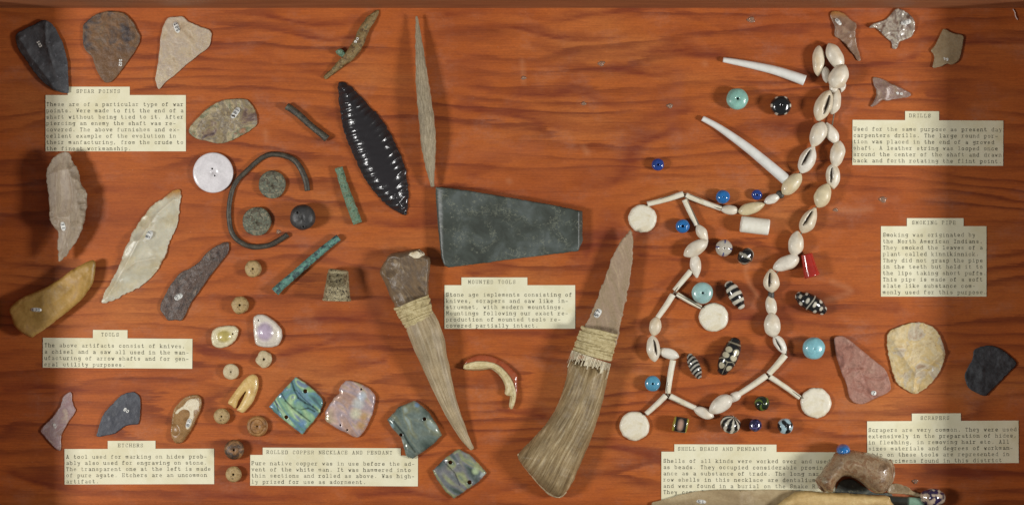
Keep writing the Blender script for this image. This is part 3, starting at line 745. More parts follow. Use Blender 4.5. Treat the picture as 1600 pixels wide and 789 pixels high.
stone('stone_scraper', 'dusty pink wedge shaped stone scraper', 'scraper',
      Z(1280, 320, 2.466, [(60,515),(90,505),(130,530),(190,580),(255,635),(275,690),(270,720),(220,745),(160,768),(120,745),(110,700),(85,640),(65,570)]),
      20, tinted('pink_jasper_tinted', size=9, rough=.55, bump=.9, grain=.14), SC, (1366, 614, 8, 7, 10, '7'), edge=5, scars=26, scar_r=(8, 24), scar_d=(.1, .4), seed=51, rough=1.2, colfn=stone_paint([(128, 78, 62), (160, 106, 88), (178, 130, 112), (164, 118, 100), (186, 146, 126)], 22, .04, .03, (112, 74, 62)))
stone('stone_scraper', 'large cream yellow rounded stone scraper', 'scraper',
      Z(1280, 320, 2.466, [(265,510),(290,480),(340,460),(390,452),(430,465),(465,500),(485,560),(480,610),(450,670),(400,715),(375,728),(340,715),(300,680),(280,620),(268,570)]),
      22, tinted('cream_chert_tinted', size=12, rough=.5, bump=.7, grain=.12), SC, (1458.5, 577, 8, 6, -40, '2', .3, True), edge=4, scars=34, scar_r=(7, 28), scar_d=(.12, .45), seed=53, rough=1.0, jitter=.7, colfn=stone_paint([(168, 138, 96), (206, 180, 126), (218, 200, 158), (212, 184, 124), (206, 194, 168), (178, 150, 120)], 12, .035, .035, (150, 112, 84)),
      zfn=crease([Z(1280, 320, 2.466, [(365, 725), (372, 650), (330, 590), (290, 530)]), Z(1280, 320, 2.466, [(372, 650), (430, 615), (478, 570)])], 6, 7, dips=[Z(1280, 320, 2.466, [(385, 720), (400, 670), (460, 620)])]))
stone('stone_scraper', 'small black stone scraper near the right edge', 'scraper',
      Z(1280, 320, 2.466, [(600,560),(640,543),(690,550),(730,575),(762,610),(740,640),(700,680),(660,720),(640,735),(590,715),(570,690),(565,650),(590,600)]),
      15, m_black, SC, None, edge=3, scars=44, scar_r=(6, 20), seed=55, rough=1.1)

# ------------------------------------------------------------------ obsidian blade: ridge with rows of parallel flake scars
ob = NT('glossy_obsidian'); ob.set(Base_Color=(.02, .018, .02, 1), Roughness=.2)
ob.b.inputs['Specular IOR Level'].default_value = .6
ob.bump(ob.noise(ob.coord((.4, .4, .4)), 1, 3), .25)
OBL = Z(510, 120, 3.507, [(65,45),(85,28),(120,45),(190,110),(250,175),(300,230),(350,310),(400,410),(430,500),(445,600),(450,690),(435,755),(400,745),(330,700),(265,635),(200,540),(150,440),(110,340),(85,250),(68,140)])
def obz(P, z, d, cx, cy):
    x0, y0 = 532, 130; x1, y1 = 633, 334
    ax, ay = x1 - x0, y1 - y0; L = math.hypot(ax, ay); ax /= L; ay /= L
    X = P[:, 0] + cx - x0; Y = cy - P[:, 1] - y0
    u = X * ax + Y * ay; bow = 17 * np.sin(np.clip(u / L, 0, 1) * np.pi)
    v = X * ay - Y * ax + 0 * bow             # + = right side
    vm = v - 2 * np.sin(u * .05)
    w = np.maximum(1, d)
    ridge = np.clip(d / 26, 0, 1)
    z = 2.5 + 13 * (1 - (1 - ridge) ** 2.6)
    per = np.where(vm < 0, 10.6, 11.5)
    ph = (u + np.abs(vm) * .25 + 1.2 * np.sin(u * .13)) / per
    ph = ph + .35 * np.array([mnoise.noise(Vector((a_ * .045, 4.0 if b_ < 0 else 9.0, 0))) for a_, b_ in zip(u, vm)])
    s = np.abs(np.modf(ph + 50)[0] - .5) * 2          # 0 centre .. 1 ridge
    amp = np.array([1 + .7 * mnoise.noise(Vector((math.floor(q + 50) * 3.7, 1 if b_ < 0 else 8, 0))) for q, b_ in zip(ph, vm)])
    z = z - (1 - s ** 2) * 1.8 * amp * np.clip(1.3 - ridge * 1.1, .22, 1) * np.clip(d / 2.5, .25, 1)
    z = z + .9 * np.array([mnoise.noise(Vector((p[0] * .06, p[1] * .14, 2))) for p in P]) * ridge
    return z
ome, oc, ohf = slab('obsidian_blade', OBL, 20, edge=2, res=1.3, seed=61, zfn=obz, rough=.25, jitter=.8)
tag(link('obsidian_blade', ome, ob.m, None, place(oc[0], oc[1], 14)), 'large glossy black leaf shaped blade with rippled flake scars', 'blade')

# ------------------------------------------------------------------ polished slate celt
sl = NT('dark_green_slate')
v = sl.coord((1 / 34, 1 / 34, 1 / 34), .5); n1 = sl.noise(v, 1, 6, .6, .6)
colr = sl.ramp(n1, [(.32, srgb(50, 54, 48)), (.5, srgb(64, 70, 64)), (.68, srgb(84, 91, 88))])
vo = sl.n('ShaderNodeTexVoronoi', feature='DISTANCE_TO_EDGE'); wv = sl.n('ShaderNodeVectorMath', operation='MULTIPLY_ADD')
nc = sl.n('ShaderNodeTexNoise'); sl.l(sl.coord((1 / 30,) * 3), nc.inputs['Vector']); nc.inputs['Detail'].default_value = 2
sl.l(nc.outputs['Color'], wv.inputs[0]); wv.inputs[1].default_value = (.8, .8, .8); sl.l(sl.coord((1 / 85, 1 / 52, 1 / 60), .6), wv.inputs[2])
sl.l(wv.outputs[0], vo.inputs['Vector']); vo.inputs['Scale'].default_value = 1
vein = sl.math('MULTIPLY', sl.ramp(vo.outputs['Distance'], [(.0, 1.0), (.026, 0.0)]), sl.ramp(sl.noise(sl.coord((1 / 26,) * 3, 0, (4, 4, 4)), 1, 4, .65), [(.38, 0.0), (.6, 1.0)]))
colr = sl.mix(sl.math('MULTIPLY', vein, .5), colr, srgb(150, 152, 130))
sp_ = sl.ramp(sl.noise(sl.coord((1 / 3,) * 3), 1, 3), [(.72, 0.0), (.8, .12)])
colr = sl.mix(sp_, colr, srgb(112, 116, 96))
sl.l(colr, sl.b.inputs['Base Color']); sl.set(Roughness=.42)
sl.bump(sl.noise(sl.coord((1 / 7,) * 3), 1, 5), .35)
def slz(P, z, d, cx, cy):
    X = P[:, 0] + cx
    z = z - 6 * np.clip((694 - X) / 14, 0, 1) ** 1.5
    z = z - 7 * np.clip((X - 904) / 5, 0, 1)
    return z
sme, sc_, shf = slab('slate_celt', Z(570, 280, 3.033, [(337,38),(400,42),(520,60),(700,90),(900,125),(1030,153),(1032,290),(1010,340),(870,358),(650,385),(500,405),(400,418),(380,410),(362,360),(350,250),(340,130)]),
     18, edge=16.5, width=.04, res=2.0, straight=True, seed=62, zfn=slz, rough=.3, jitter=.3)
ce = link('slate_celt', sme, sl.m, None, place(sc_[0], sc_[1], 20))
tag(ce, 'large flat dark grey green slate slab tapering to the right', 'slab')

# ------------------------------------------------------------------ bone, antler
def striated(name, cols, across=26, along=2.2, rough=.6, bump=.9):
    t = NT(name); v = t.coord((along, across, 1), 0, (3, 1, 0), 'UV')
    n1 = t.noise(v, 1, 5, .65, .2); k = len(cols)
    c = t.ramp(n1, [(.32 + .36 * i / (k - 1), srgb(*q)) for i, q in enumerate(cols)])
    n2 = t.noise(t.coord((1 / 26,) * 3), 1, 5)
    c = t.mix(1.0, c, t.ramp(n2, [(.3, .68), (.62, 1.0)]), 'MULTIPLY')
    c = t.mix(1.0, c, t.ramp(t.noise(t.coord((1 / 2.2,) * 3), 1, 3, .7), [(.35, .8), (.6, 1.0)]), 'MULTIPLY')
    t.l(c, t.b.inputs['Base Color']); t.set(Roughness=rough); t.b.inputs['Specular IOR Level'].default_value = .3
    t.bump(n1, bump); return t.m
m_antler = striated('weathered_antler', [(144, 124, 94), (166, 147, 114), (180, 162, 130), (196, 180, 150)], across=40, along=1.7, bump=.35, rough=.5)
m_antler2 = striated('brown_ridged_antler', [(112, 92, 62), (142, 121, 86), (160, 140, 104), (198, 180, 144)], across=46, along=1.9, bump=.45, rough=.5)
m_bone = striated('grey_porous_bone', [(126, 113, 90), (158, 144, 118), (184, 170, 144)], across=40, along=6, bump=.6)
def tube_thing(name, label, cat, path, m, group=None, parent=None, **k):
    me, c = sweep(name, path, **k)
    h = max(p[2] for p in path) * 2 * k.get('flat', 1)
    o = link(name, me, m)
    if parent is None:
        o.location = place(c[0], c[1], h); tag(o, label, cat, group)
    return o, c
tube_thing('bone_awl', 'slender grey bone point lying lengthwise above the left end of the slate slab', 'bone point',
    [(651, 27, 1.2), (654, 60, 4.5), (657, 95, 7.5), (660, 130, 10), (664, 165, 11.5), (668, 200, 12), (670, 230, 11), (672, 255, 8), (674, 275, 5), (676, 290, 2.5)], m_bone, flat=.75, noise=1.5, ns=.12, seed=3, segs=24, lift=10)

def wrap(parent, centre, ax, ay, bx, by, ra, rb, flat, n, r, m, lift=0, zc=None, seed=1, wob=2.0, scale=1.04):
    """cord wrapped around a shaft between A and B (photo px), as one coiled strand mesh"""
    rnd = random.Random(seed); V = []; F = []; segs = 8; st = 44
    cx, cy = centre; d = Vector((bx - ax, -(by - ay))); L = d.length; d.normalize(); nn = Vector((-d.y, d.x))
    for i in range(n):
        t = i / (n - 1); t = min(1, max(0, t + rnd.uniform(-.25, .25) / n)); R = (ra + (rb - ra) * t) * scale + rnd.uniform(-.3, .7)
        c = Vector((ax - cx, -(ay - cy))) + d * L * t
        sk = rnd.uniform(-wob, wob); rr = r * rnd.uniform(.8, 1.2); o = len(V)
        for j in range(st):
            th = 2 * math.pi * j / st; cs, sn = math.cos(th), math.sin(th)
            w = sk * cs + .5 * math.sin(3 * th + i)
            p = Vector((c.x + nn.x * R * cs + d.x * w, c.y + nn.y * R * cs + d.y * w, (zc if zc is not None else R * flat) + lift + R * flat * sn))
            out = Vector((nn.x * cs, nn.y * cs, sn)); dd = Vector((d.x, d.y, 0))
            for q in range(segs):
                a = 2 * math.pi * q / segs
                v = p + out * rr * .75 * math.cos(a) + dd * rr * math.sin(a); V.append(tuple(v))
        for j in range(st):
            j2 = (j + 1) % st
            for q in range(segs):
                q2 = (q + 1) % segs
                F.append((o + j * segs + q, o + j2 * segs + q, o + j2 * segs + q2, o + j * segs + q2))
    # inner sleeve so no gap shows between turns
    o = len(V)
    for t in (0.02, .98):
        R = (ra + (rb - ra) * t); c = Vector((ax - cx, -(ay - cy))) + d * L * t
        for j in range(st):
            th = 2 * math.pi * j / st
            V.append((c.x + nn.x * R * math.cos(th), c.y + nn.y * R * math.cos(th), (zc if zc is not None else R * flat) + lift + R * flat * math.sin(th)))
    for j in range(st): F.append((o + j, o + (j + 1) % st, o + st + (j + 1) % st, o + st + j))
    me = mesh('binding', V, F, True)
    bm = bmesh.new(); bm.from_mesh(me); bmesh.ops.recalc_face_normals(bm, faces=bm.faces); bm.to_mesh(me); bm.free()
    return link('binding', me, m, parent)
m_cord = mat('pale_hide_cord', [(150, 134, 92), (190, 174, 128), (206, 192, 150)], size=5, rough=.75, bump=.8, bsize=2)

# hafted scraper
hs = empty('hafted_scraper', 668, 546, 40); hc = (668, 546)
tag(hs, 'hafted scraper, a brown stone bound with pale cord to a slim curved antler tine', 'scraper', 'mounted tools around the MOUNTED TOOLS card')
m_scr = mat('brown_grey_flint', [(72, 60, 48), (120, 98, 72), (98, 82, 66), (146, 124, 94)], size=16, stretch=(1, .35, 1), rot=-.7, rough=.36, bump=.6)
sme, c0, hfs = slab('scraper_stone', Z(590, 380, 5.264, [(20,235),(60,150),(110,90),(230,65),(310,50),(350,55),(385,95),(425,130),(432,200),(420,290),(418,430),(425,520),(180,560),(130,490),(90,410),(50,310)]),
    34, edge=9, width=.9, scars=10, scar_r=(10, 26), scar_d=(.08, .3), seed=71, res=1.6, rough=.9)
so = link('scraper_stone', sme, m_scr, hs, Vector(((c0[0] - hc[0]) * S, -(c0[1] - hc[1]) * S, 5 * S)))
patch(so, c0, hfs, 'chip', Z(590, 380, 5.264, [(255,92),(310,70),(345,60),(385,95),(360,112),(335,128),(300,125)]), crust, 1.2)
tme, tc_ = sweep('antler_handle', [(653, 492, 22), (662, 515, 25.5), (671, 540, 24), (680, 570, 20.5), (691, 603, 16.5), (703, 636, 12.5), (715, 662, 9.5), (726, 684, 6.5), (736, 700, 3.8)], flat=.8, segs=40, ridges=11, ridge_d=.035, noise=1.2, ns=.05, seed=5, centre=hc, lift=1)
link('antler_handle', tme, m_antler, hs)
wrap(hs, hc, 643, 473, 657, 508, 28, 21.5, .8, 13, 2.2, m_cord, zc=19, seed=4, wob=3.0, scale=1.0)

# hafted knife
kc = (900, 568)
kn = empty('hafted_knife', kc[0], kc[1], 50)
tag(kn, 'hafted knife, long pinkish grey stone blade bound with cord to a thick antler handle', 'knife', 'mounted tools around the MOUNTED TOOLS card')
m_kbl = mat('pinkish_grey_quartzite', [(126, 106, 80), (152, 131, 102), (158, 134, 110), (178, 157, 124)], size=10, stretch=(1, .22, 1), rot=-.3, rough=.5, bump=.9)
bme, bc, bhf = slab('blade', Z(790, 340, 1.757, [(345,35),(350,90),(345,140),(340,180),(330,230),(318,280),(305,345),(290,360),(225,350),(215,310),(228,280),(250,228),(268,180),(282,140),(300,95),(322,60)]),
    22, edge=3, width=.85, scars=34, scar_r=(7, 20), scar_d=(.15, .5), seed=73, res=1.6, jitter=.9)
bo = link('blade', bme, m_kbl, kn, Vector(((bc[0] - kc[0]) * S, -(bc[1] - kc[1]) * S, 16 * S)))
number_tag(bo, bc, bhf, 934, 490, 15, 9.5, -58, '57')
HAX = catmull([(924, 556), (916, 582), (906, 610), (893, 640), (875, 672), (856, 704), (835, 742)], 3, False)
def huv(x, y):
    best = min(range(len(HAX)), key=lambda i: (HAX[i].x - x) ** 2 + (HAX[i].y - y) ** 2)
    a = HAX[max(0, best - 1)]; b = HAX[min(len(HAX) - 1, best + 1)]; t = (b - a).normalized()
    off = (x - HAX[best].x) * t.y - (y - HAX[best].y) * t.x
    return (best * 3 / 100, off / (64 + best * .45) * .5 + .25)
def hz(P, z, d, cx, cy):
    out = []
    for p, zz_ in zip(P, z):
        u, v_ = huv(p[0] + cx, cy - p[1])
        out.append(.8 * mnoise.noise(Vector((u * 2.2, v_ * 42, 1))) + .8 * mnoise.noise(Vector((u * 5, v_ * 90, 7))))
    return z + np.array(out) * np.clip(d / 3, 0, 1)
kme, khc, _ = slab('antler_handle', Z(790, 340, 1.757, [(178,392),(170,430),(155,485),(128,542),(90,592),(42,640),(34,655),(44,675),(66,702),(98,738),(126,760),(148,766),(166,754),(184,726),(205,680),(228,625),(250,565),(268,500),(281,440),(283,405),(230,395)]),
    46, edge=10, width=.98, power=2.1, res=1.8, seed=75, rough=.5, zfn=hz, uvfn=huv, under=3)
link('antler_handle', kme, m_antler2, kn, Vector(((khc[0] - kc[0]) * S, -(khc[1] - kc[1]) * S, 0)))
rme, _ = sweep('cut_end', [(x, y, 2.6, 6) for x, y in Z(790, 340, 1.757, [(38,650),(50,674),(70,700),(98,733),(124,757),(148,764),(164,752)])], segs=12, seed=8, centre=kc, noise=1.0, ns=.2, lift=3, flat=1.6)
link('cut_end', rme, mat('pale_cut_antler', [(176, 158, 120), (200, 182, 146), (150, 130, 96)], size=8, rough=.7, bump=.8), kn)
wrap(kn, kc, 936, 518, 925, 556, 26.5, 29, .6, 13, 2.3, m_cord, zc=23, seed=9, wob=2.2)
# torn hide shreds under the binding
rnd = random.Random(5); V = []; F = []
for i in range(36):
    t = i / 35; th = math.radians(12 + 156 * t); R = 32.5
    c = Vector((922 - kc[0], -(563 - kc[1]))); ax = Vector((-.33, -.94)); ax.normalize(); nn = Vector((-ax.y, ax.x))
    L = rnd.uniform(2, 8) + (rnd.random() > .55) * rnd.uniform(3, 13); w = rnd.uniform(.5, 1.6)
    for s, l in ((-1, -6), (1, -6), (1, L), (-1, L)):
        R2 = R + max(0, l) * .1
        V.append((c.x + nn.x * R2 * math.cos(th) + ax.x * l + nn.x * s * w * abs(math.sin(th)), c.y + nn.y * R2 * math.cos(th) + ax.y * l + nn.y * s * w * abs(math.sin(th)), 21.5 + R2 * .68 * math.sin(th) + .9 + (i % 3) * .3))
    o = len(V) - 4; F.append((o, o + 1, o + 2, o + 3))
sm_ = mesh('hide_shreds', V, F, False); so_ = link('hide_shreds', sm_, mat('frayed_pale_hide', [(172, 158, 128), (206, 194, 164), (222, 214, 190)], size=4, rough=.8, bump=.8), kn)
md = so_.modifiers.new('thick', 'SOLIDIFY'); md.thickness = .8 * S; md.offset = 0

# ------------------------------------------------------------------ beaver incisor
inc = empty('curved_tooth', 766, 592, 16); ic = (766, 592)
tag(inc, 'curved rodent tooth, ivory with orange enamel along its outer side', 'tooth')
ivory = mat('old_ivory', [(170, 150, 106), (206, 190, 144), (222, 208, 168)], size=9, rough=.45, bump=.5, sss=.1)
ime, c1, ihf = slab('dentine', Z(700, 540, 7.17, [(175,240),(195,200),(300,172),(400,168),(500,185),(580,225),(650,290),(710,370),(745,450),(765,530),(755,620),(720,705),(695,690),(705,600),(700,570),(650,550),(655,470),(630,390),(590,330),(530,275),(470,250),(380,262),(250,268),(180,260)]), 9, edge=3, res=1.1, width=.7, seed=81, jitter=.15,
   zfn=lambda P, z, d, cx, cy: z - 3.2 * np.clip((d - 2.4) / 2.0, 0, 1))
link('dentine', ime, ivory, inc, Vector(((c1[0] - ic[0]) * S, -(c1[1] - ic[1]) * S, 3 * S)))
eme, c2, _ = slab('enamel', Z(700, 540, 7.17, [(180,235),(190,180),(230,140),(350,100),(480,112),(600,165),(690,235),(740,280),(780,340),(778,430),(782,520),(765,600),(745,640),(735,540),(715,450),(680,370),(620,290),(560,235),(480,205),(400,190),(300,195),(200,215)]), 8, edge=3, res=1.1, width=.9, seed=82, jitter=.15)
link('enamel', eme, mat('orange_tooth_enamel', [(136, 60, 32), (160, 78, 44), (154, 86, 58)], size=14, rough=.25, bump=.15, coat=.3), inc, Vector(((c2[0] - ic[0]) * S, -(c2[1] - ic[1]) * S, 0)))

# ------------------------------------------------------------------ copper, iron, buttons on the left
m_dkmetal = mat('dark_brown_patina', [(46, 44, 40), (66, 62, 54), (82, 78, 66), (70, 82, 70)], size=8, rough=.5, bump=.9, metal=.2)
m_green = mat('green_copper_patina', [(52, 66, 48), (78, 106, 82), (110, 142, 118), (92, 92, 58), (124, 160, 138)], size=7, rough=.65, bump=.9, contrast=(.32, .66))
m_turq = mat('turquoise_copper_patina', [(44, 58, 66), (66, 96, 92), (98, 150, 132), (72, 92, 104)], size=8, stretch=(1, 1, 1), rough=.55, bump=.8, contrast=(.34, .64))
CR = 'rolled copper tubes'
tube_thing('copper_tube', 'short dark brown rolled metal tube, beside the tip of the large black blade', 'tube', [(448, 166, 5.5), (465, 178, 5.2), (485, 196, 5), (500, 208, 5.2), (511, 217, 6)], m_dkmetal, CR, cap='hollow', noise=1, ns=.2, seed=2, segs=18)
tube_thing('copper_tube', 'pale green rolled copper tube below the large black blade', 'tube', [(529, 262, 6), (536, 285, 6.2), (543, 306, 6.8), (551, 328, 7), (559, 349, 7.5)], m_green, CR, cap='hollow', noise=1.4, ns=.15, seed=6, segs=18, flat=.8)
tube_thing('copper_tube', 'long slim turquoise rolled copper tube left of the thimble', 'tube', [(529, 371, 5.5), (510, 386, 5.6), (485, 407, 6), (460, 429, 6), (440, 446, 6.5), (430, 456, 7)], m_turq, CR, cap='hollow', noise=.8, ns=.2, seed=9, segs=18)
tube_thing('metal_hook', 'open dark metal ring curling around two drilled discs', 'metal ring', Z(290, 130, 2.92, []) or [(x, y, r) for (x, y), r in zip(Z(290, 130, 2.92, [(556,492),(548,445),(525,390),(485,345),(410,325),(350,340),(285,395),(232,450),(207,510),(197,590),(207,670),(240,718),(300,745),(370,742),(420,720),(466,690)]), [4.4, 4.6, 4.6, 4.4, 4.2, 4, 3.8, 3.8, 3.8, 3.9, 4, 4.1, 4.2, 4.2, 4.2, 4.2])],
    mat('grey_brown_iron', [(50, 45, 38), (68, 62, 52), (84, 78, 64)], size=10, rough=.5, bump=.6, metal=.2), flat=.8, cap='flat', noise=.7, ns=.1, seed=12, segs=16)
fr = empty('corroded_fitting', 552, 68, 14); fc = (552, 68)
tag(fr, 'corroded greenish brown metal fitting with a small stub, at the top', 'metal fitting')
m_cor = mat('corroded_brass', [(74, 54, 32), (116, 92, 54), (142, 118, 74), (98, 94, 66)], size=6, rough=.55, bump=1.4, metal=.2, contrast=(.34, .66), speck=(158, 146, 106))
fme, _ = sweep('body', [(508.5, 121, 3), (520, 111, 4), (535, 97, 6), (549, 84, 8.5), (560, 68, 8.3), (567, 50, 7.6), (576, 35, 7), (586, 22, 4.6), (590, 17, 2)], flat=.7, noise=2, ns=.13, seed=4, segs=22, centre=fc)
link('body', fme, m_cor, fr)
fme, _ = sweep('stub', [(544, 88, 4), (536, 85, 5), (530, 81, 5.5), (528, 78, 5)], flat=.9, noise=1, seed=4, segs=16, centre=fc, cap='hollow')
link('stub', fme, m_green, fr)
number_tag(fr, fc, lambda x, y: 11.5, 557.5, 63.5, 14, 5, -55, '90', .3, True)

def bead(name, label, cat, px, py, R, r0, H, m, group, p=2.4, dirt=True, lift=0, base=0, **k):
    k.setdefault('noise', R * .05); k.setdefault('seed', px)
    me = lathe_bead(name, R, r0, H, p=p, lift=lift, **k)
    o = link(name, me, m); o.location = place(px, py, H, base); tag(o, label, cat, group)
    return o
m_disc = mat('speckled_green_bronze', [(58, 52, 42), (92, 84, 64), (86, 98, 84), (128, 118, 94)], size=6, rough=.6, bump=1.0, bsize=2, contrast=(.36, .62), speck=(146, 138, 112), spk=(.58, .66))
BT = 'corroded metal buttons inside the open ring'
for (x, y, r, lb) in ((425.3, 288.3, 21.5, 'upper of two round corroded metal buttons inside the open ring'), (401.5, 346, 22.5, 'lower of two round corroded metal buttons inside the open ring')):
    k0 = x
    o = bead('metal_button', lb, 'button', x, y, r, .4, 8, m_disc, BT, p=4, noise=1.2, seed=int(x))
wb = bead('white_button', 'large round white two hole button', 'button', 333, 270, 31.5, .3, 8, mat('white_shell_button', [(206, 202, 204), (220, 216, 218), (228, 224, 226)], size=20, rough=.3, bump=.06, coat=.3), None, p=3.4, segs=64, noise=.1)
# eyelet rims around flat discs, the hole's shade painted as dark colour
dark = plain('hole_darkness', (22, 18, 16), rough=.9, spec=.05)
def eyelet(parent, x, y, r, z, m=dark, rim=None, name='thread_hole'):
    me = lathe_bead(name, r * 1.35, r * .95, 1.0, segs=20, prof=8)
    for v in me.vertices: v.co += Vector((x * S, y * S, (z - .65) * S))
    e = link(name, me, rim or parent.data.materials[0], parent)
    V = [(x, y, z + .02)] + [(x + r * math.cos(a), y + r * math.sin(a), z + .02) for a in [2 * math.pi * i / 16 for i in range(16)]]
    link('hole', mesh('hole', V, [(0, 1 + i, 1 + (i + 1) % 16) for i in range(16)], False), m, e)
eyelet(wb, -1, 6, 1.9, 8); eyelet(wb, 3, -4.5, 1.9, 8)
m_dkbead = mat('dark_stone_bead', [(38, 38, 38), (54, 54, 54), (66, 64, 62)], size=14, rough=.45, bump=.5)
db = bead('stone_bead', 'round dark grey bead with two drill holes, right of the lower metal button', 'bead', 473, 339.5, 20, .5, 30, m_dkbead, None, p=2.8, noise=.8)
eyelet(db, -7, 7, 2.4, 30.0); eyelet(db, 2, -14.5, 2.2, 28.2)

m_bonebead = mat('tan_bone', [(110, 86, 50), (158, 130, 84), (178, 152, 104), (136, 106, 66)], size=7, rough=.55, bump=.8, speck=(92, 72, 46))
m_bonepale = mat('pale_bone', [(170, 150, 112), (198, 182, 146), (186, 164, 126)], size=8, rough=.55, bump=.6)
m_bonebrown = mat('brown_bone', [(112, 74, 38), (150, 106, 58), (172, 128, 76)], size=10, rough=.45, bump=.5)
m_bonedark = mat('charred_bone', [(54, 46, 42), (96, 70, 46), (150, 110, 70)], size=13, rough=.45, bump=.6, contrast=(.38, .6))
BB = 'drilled bone disc beads in a column at the left'
bead('bone_bead', 'speckled tan bone bead just below the open metal ring', 'bead', 395.5, 420, 13, 1.7, 13, m_bonebead, BB, p=3, noise=1.2, seed=1)
bead('bone_bead', 'rough tan bone bead above the yellow shell', 'bead', 375, 476.5, 13.5, 1.9, 13, m_bonebead, BB, p=3, noise=2, seed=2)
bead('bone_bead', 'small cream bone bead with a large hole under the white shell', 'bead', 412.5, 561, 12, 2.2, 8, m_bonepale, BB, p=3.4, noise=2.8, seed=3)
bead('bone_bead', 'pale cream bone bead above the split yellow shell piece', 'bead', 361, 580.5, 12.5, 1.4, 9, m_bonepale, BB, p=3.4, noise=.8, seed=4)
bead('bone_bead', 'light tan bone bead left of the split yellow shell piece', 'bead', 346.5, 650, 12.5, 1.5, 13, m_bonebead, BB, p=2.6, noise=.5, seed=5)
bw = bead('bone_bead', 'widest brown bone bead with a raised rim', 'bead', 402, 665.5, 16.5, 1.5, 8, m_bonebrown, BB, p=3, noise=.5, seed=6)
me, _ = sweep('rim', [(13 * math.cos(a), 13 * math.sin(a), 2.6) for a in [2 * math.pi * i / 24 for i in range(25)]], segs=10, step=3, centre=(0, 0), cap='flat', lift=5)
link('rim', me, m_bonebrown, bw)
bead('bone_bead', 'dark charred round bone bead, second from the bottom of its column', 'bead', 366, 702, 15.5, 1.8, 19, m_bonedark, BB, p=2.3, noise=.6, seed=7)
bead('bone_bead', 'tan bone bead at the bottom of its column beside the copper necklace card', 'bead', 365, 740.5, 12.5, 1.9, 13, m_bonebead, BB, p=2.8, noise=.9, seed=8)

# thimble lying on its side
th = empty('thimble', 527, 446, 38); 
tag(th, 'pitted grey green metal thimble lying on its side', 'thimble')
m_th = mat('pitted_thimble_metal', [(110, 100, 74), (158, 146, 112), (190, 178, 142)], size=6, rough=.4, bump=1.5, bsize=2.4, speck=(52, 46, 38), metal=.3, spk=(.56, .62))
tme, _ = sweep('cup', [(528.5, 421, 13), (528.3, 423, 15.5), (528, 432, 16.8), (527, 446, 18.6), (526.5, 458, 20.3), (526.3, 466, 21)], flat=.95, segs=40, centre=(527, 446), cap='open_end', wall=.85, step=2.5, depth=38, lift=1)
link('cup', tme, m_th, th)
tme, _ = sweep('lip', [(526.3, 466, 22), (526.25, 468, 22.4), (526.2, 470, 22)], flat=.95, segs=40, centre=(527, 446), cap='flat', step=2)
tm2 = bmesh.new(); tm2.from_mesh(tme); bmesh.ops.delete(tm2, geom=[f for f in tm2.faces if len(f.verts) > 4], context='FACES_ONLY'); tm2.to_mesh(tme); tm2.free()
link('lip', tme, m_th, th)

# shell ornaments
m_yshell = mat('yellow_nacre', [(186, 168, 100), (208, 192, 126), (222, 208, 158)], size=16, rough=.25, bump=.2, coat=.4)
m_wshell = mat('white_nacre', [(196, 184, 172), (214, 204, 192), (200, 186, 200)], size=18, rough=.25, bump=.25, coat=.4)
def cupz(k, w):
    def f(P, z, d, cx, cy):
        z = z - k * np.clip((d - w) / 4, 0, 1)
        return z
    return f
def lobe(x, y, r, a):
    def f(P, z, d, cx, cy):
        q = np.hypot(P[:, 0] + cx - x, cy - P[:, 1] - y)
        return z - 3.4 * np.clip((d - 3.5) / 4, 0, 1) + a * np.clip(1 - (q / r) ** 2, 0, 1)
    return f
def ycol(x, y, z, d):
    q = math.hypot((x - 350) / 12, (y - 525) / 10); a = np.array(srgb(196, 178, 104)[:3]); b = np.array(srgb(226, 214, 176)[:3]); t = min(1, max(0, (q - .7) * 2.2)); return a * (1 - t) + b * t
def wcol(x, y, z, d):
    q = math.hypot((x - 414) / 13, (y - 518) / 15); a = np.array(srgb(198, 180, 200)[:3]); b = np.array(srgb(222, 212, 196)[:3]); t = min(1, max(0, (q - .7) * 2.2)); return a * (1 - t) + b * t
m_shat = mat('tinted_nacre', [(255, 255, 255)] * 2, size=9, rough=.3, bump=.3, attr=True, coat=.4)
stone('shell_ornament', 'small yellow shell ornament with one hole', 'shell ornament', Z(320, 350, 3.157, [(30,560),(40,525),(75,505),(130,500),(160,510),(165,535),(150,570),(110,605),(70,612),(40,598),(34,578)]), 9, m_shat, 'pierced shell ornaments',
      edge=3.5, res=1.2, seed=91, rough=.3, zfn=lobe(350, 526, 11, 4), colfn=ycol, holes=[(363.5, 521.5, 1.5)])
stone('shell_ornament', 'larger white and lilac shell ornament with a slit hole', 'shell ornament', Z(320, 350, 3.157, [(240,465),(270,445),(310,455),(350,485),(378,520),(380,565),(355,600),(310,608),(260,600),(245,570),(240,520)]), 11, m_shat, 'pierced shell ornaments',
      edge=4, res=1.3, seed=92, rough=.4, zfn=lobe(414, 519, 14, 5), colfn=wcol, holes=[(404, 500.5, 1.3)])
m_ycl = mat('yellow_ivory', [(190, 152, 88), (214, 182, 116), (224, 198, 140)], size=13, stretch=(.6, .6, 1), rough=.35, bump=.3, coat=.3)
stone('split_shell', 'long yellow shell piece split up the middle at its lower end', 'shell piece', Z(320, 560, 3.447, [(125,235),(160,180),(210,115),(245,88),(268,86),(287,108),(285,165),(260,230),(228,272),(205,293),(180,282),(172,276),(190,245),(222,180),(218,178),(182,225),(164,268),(145,255)]), 11, m_ycl, None,
      edge=4.5, res=1.2, seed=93, rough=.3, jitter=.1)

